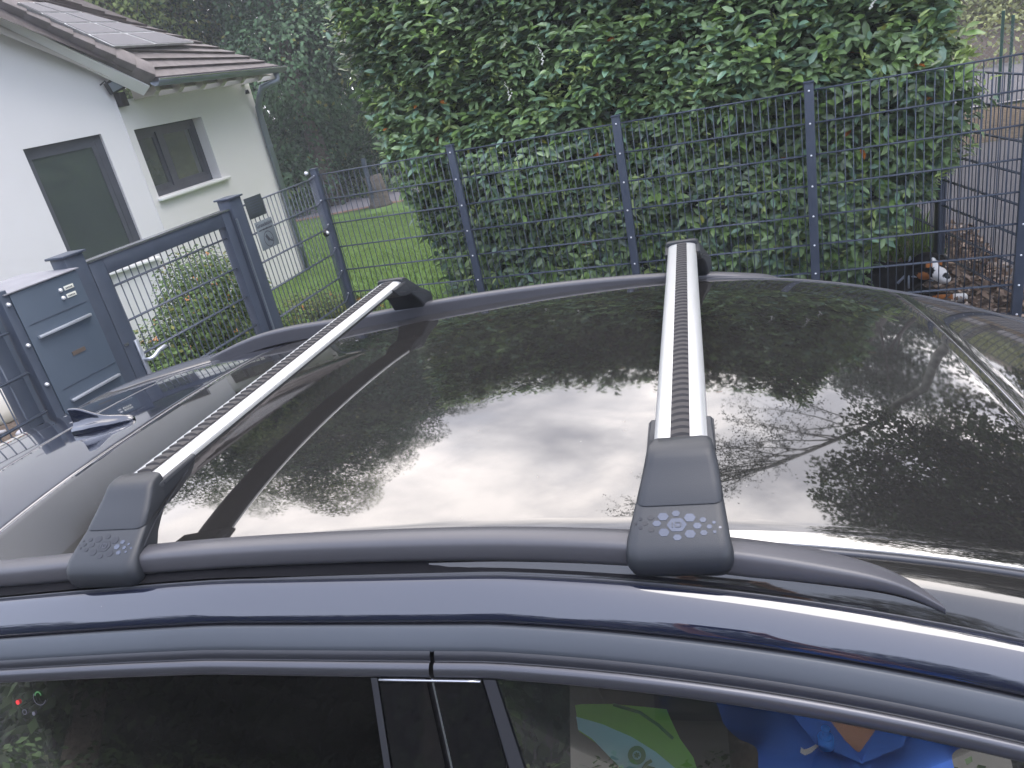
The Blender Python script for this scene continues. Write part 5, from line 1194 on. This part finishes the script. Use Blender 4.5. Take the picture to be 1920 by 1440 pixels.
tors = [('e', (0, .0, 1.33), (.165, .115, .17)), ('e', (0, 0, 1.12), (.150, .115, .20)), ('e', (0, 0, .96), (.165, .120, .12)), ('c', (-.12, 0, 1.44), (.12, 0, 1.44), .065, .065)]
body = tors + [('c', (0, 0, 1.46), (0, .02, 1.58), .062, .055), ('e', (0, .045, 1.69), (.076, .095, .115)), ('e', (0, .075, 1.635), (.055, .065, .05)), ('c', (0, .138, 1.69), (0, .152, 1.668), .010, .014), ('e', (-.078, .035, 1.68), (.010, .020, .030)), ('e', (.078, .035, 1.68), (.010, .020, .030)),
        ('c', Ls, el, .052, .042), ('c', el, wl, .040, .026), ('c', Rs, er, .052, .042), ('c', er, wr, .040, .026)] + hand(hl, wl, -1) + hand(hrr, wr, 1)
for s in (-1, 1): body += [('c', (s * .09, 0, .92), (s * .10, .01, .50), .085, .055), ('c', (s * .10, .01, .50), (s * .105, -.02, .10), .055, .038), ('c', (s * .105, -.02, .07), (s * .12, .12, .04), .040, .030)]
add('body', blob(body, .0085, 3, M['skin']), man)
def neckcut(c): return (c.z > 1.505 and math.hypot(c.x, c.y - .005) < .085) or (c.y > .04 and c.z > 1.372 and abs(c.x) < (c.z - 1.372) * .85)
sht = [('e', (0, .0, 1.33), (.190, .138, .18)), ('e', (0, 0, 1.12), (.178, .140, .21)), ('e', (0, 0, .98), (.190, .140, .13)), ('c', (-.13, 0, 1.44), (.13, 0, 1.44), .084, .084), ('c', Ls, Ls + (el - Ls) * .62, .076, .078), ('c', Rs, Rs + (er - Rs) * .62, .076, .078)]
shirt = add('polo_shirt', blob(sht, .011, 8, M['shirt'], neckcut, None, True), man)
for s in (-1, 1): add('collar_flap', MB().prism([(s * -.003, .152, 1.352), (s * .076, .116, 1.488), (s * .092, .05, 1.535), (s * .134, .080, 1.480), (s * .078, .148, 1.388)], (0, 1, .1), .010).bev(M['shirt'], .002), shirt)
add('placket', MB().prism([(-.016, .150, 1.37), (.016, .150, 1.37), (.016, .155, 1.24), (-.016, .155, 1.24)], (0, 1, 0), .004).me(M['shirt']), shirt)
add('shirt_button', MB().rod((0, .158, 1.34), (0, .163, 1.34), .006, 10).me(M['black']), shirt)
add('chest_logo', MB().prism([(-.105, .141, 1.382), (-.099, .141, 1.377), (-.090, .141, 1.380), (-.052, .141, 1.402), (-.088, .141, 1.371), (-.100, .141, 1.366), (-.107, .141, 1.371)], (0, 1, 0), .008).me(M['whitepl']), shirt)
add('hair', blob([('e', (0, .020, 1.735), (.082, .092, .082)), ('e', (0, -.02, 1.69), (.078, .065, .09))], .010, 3, M['hair'], lambda c: c.y > .115 and c.z < 1.76), man)
for s in (-1, 1): add('eye', MB().rod((s * .030, .128, 1.70), (s * .030, .136, 1.70), .011, 10, .006).me(M['black'], True), man)
add('mouth', MB().box(-.022, .022, .128, .137, 1.628, 1.634).bev(mat('lips', (.35, .12, .10), .5), .002), man)
tr_ = [('e', (0, 0, .93), (.180, .135, .11))]
for s in (-1, 1): tr_ += [('c', (s * .09, 0, .90), (s * .10, .01, .50), .100, .072), ('c', (s * .10, .01, .50), (s * .105, -.01, .12), .072, .060)]
add('trousers', blob(tr_, .012, 6, M['trouser']), man)
for s in (-1, 1): add('shoe', blob([('c', (s * .105, -.05, .045), (s * .125, .17, .04), .050, .042)], .010, 3, M['black'], lambda c: c.z < .002), man)

# ------------------------------------------------------------------ across the road, mirrored in the side windows
nh = thing('neighbour_house', 'pale rendered house across the road, mirrored in the side windows', 'house', (2.6, -15.5, 0))
def nbox(name, x0, x1, y0, y1, z0, z1, m, par=nh): return add(name, MB().box(x0, x1, y0, y1, z0, z1).me(m), par)
nbox('wall', -.2, 5.5, -4, 0, 0, 5.2, M['wall2'])
add('roof', MB().prism([(-.6, .4, 5.2), (-.6, -2, 7.2), (-.6, -4.4, 5.2)], (1, 0, 0), 6.4).me(M['tile']), nh)
for xx in (1.0, 3.2):
    for zz_ in (1.2, 3.6):
        wo = nbox('window', xx, xx + 1.1, .0, .05, zz_, zz_ + 1.2, M['winframe']); add('pane', MB().box(xx + .07, xx + 1.03, .051, .06, zz_ + .07, zz_ + 1.13).me(M['hglass']), wo)
for i, (x, y, h, r_, lb) in enumerate([(-3.0, -12.5, 6.5, 1.7, 'dark leafy tree left of the pale house across the road'), (1.4, -12.2, 6.0, 1.2, 'ivy covered tree in front of the pale house across the road'), (-7, -13, 7.5, 2.0, 'tall dark tree across the road, farther left'), (7.8, -12.8, 7.5, 2.6, 'broad dark tree across the road, right of the pale house'), (4.6, -13.6, 8.6, 1.9, 'tall narrow tree beside the pale house across the road')]):
    tree('street_tree', lb, 'tree', (x, y, 0), [(x + rng.uniform(-.6, .6), y, h * f, r_ * s, r_ * s, h * .15) for f, s in ((.30, .5), (.45, .9), (.62, 1.0), (.78, .85), (.92, .5))], (.22, h * .7), 6500, .17, (.035, .058, .022), 'trees across the road', seed=80 + i, var=.5)
hb_ = [(x, -10.6, .55, .6, .45, .55) for x in np.arange(-14, 16, .9)]
tag(add('roadside_hedge', crown_leaves(hb_, 16000, .08, (.035, .06, .022), seed=91, thresh=-1.2)), 'low clipped hedge along the far side of the road', 'hedge')
sb = []
for i in range(60):
    x = -26 + i * .95; h = rng.uniform(7.5, 10.5)
    for k in range(3): sb.append((x, -19.5 + rng.uniform(-1, 1), h * (.17 + .31 * k), 1.7, 1.6, h * .2))
tag(add('roadside_woodland', crown_leaves(sb, 50000, .32, (.030, .048, .022), seed=93, dens_noise=.5, thresh=-1.3, var=.5)), kind='stuff')
barn = thing('sky_block_barn', 'long dark barn added across the road to block sky mirrored in the rear window', 'barn', (-6, -24, 0))  # unseen barn, added to close sky gaps in the rear window reflection
add('wall', MB().box(-30, 34, -6, 0, 0, 7.5).me(mat('dark_timber', (.03, .028, .026), .9, var=.3, vscale=2)), barn)
add('roof', MB().prism([(-31, .8, 7.5), (-31, -3, 10.5), (-31, -6.8, 7.5)], (1, 0, 0), 66).me(mat('dark_roof', (.045, .042, .042), .9)), barn)
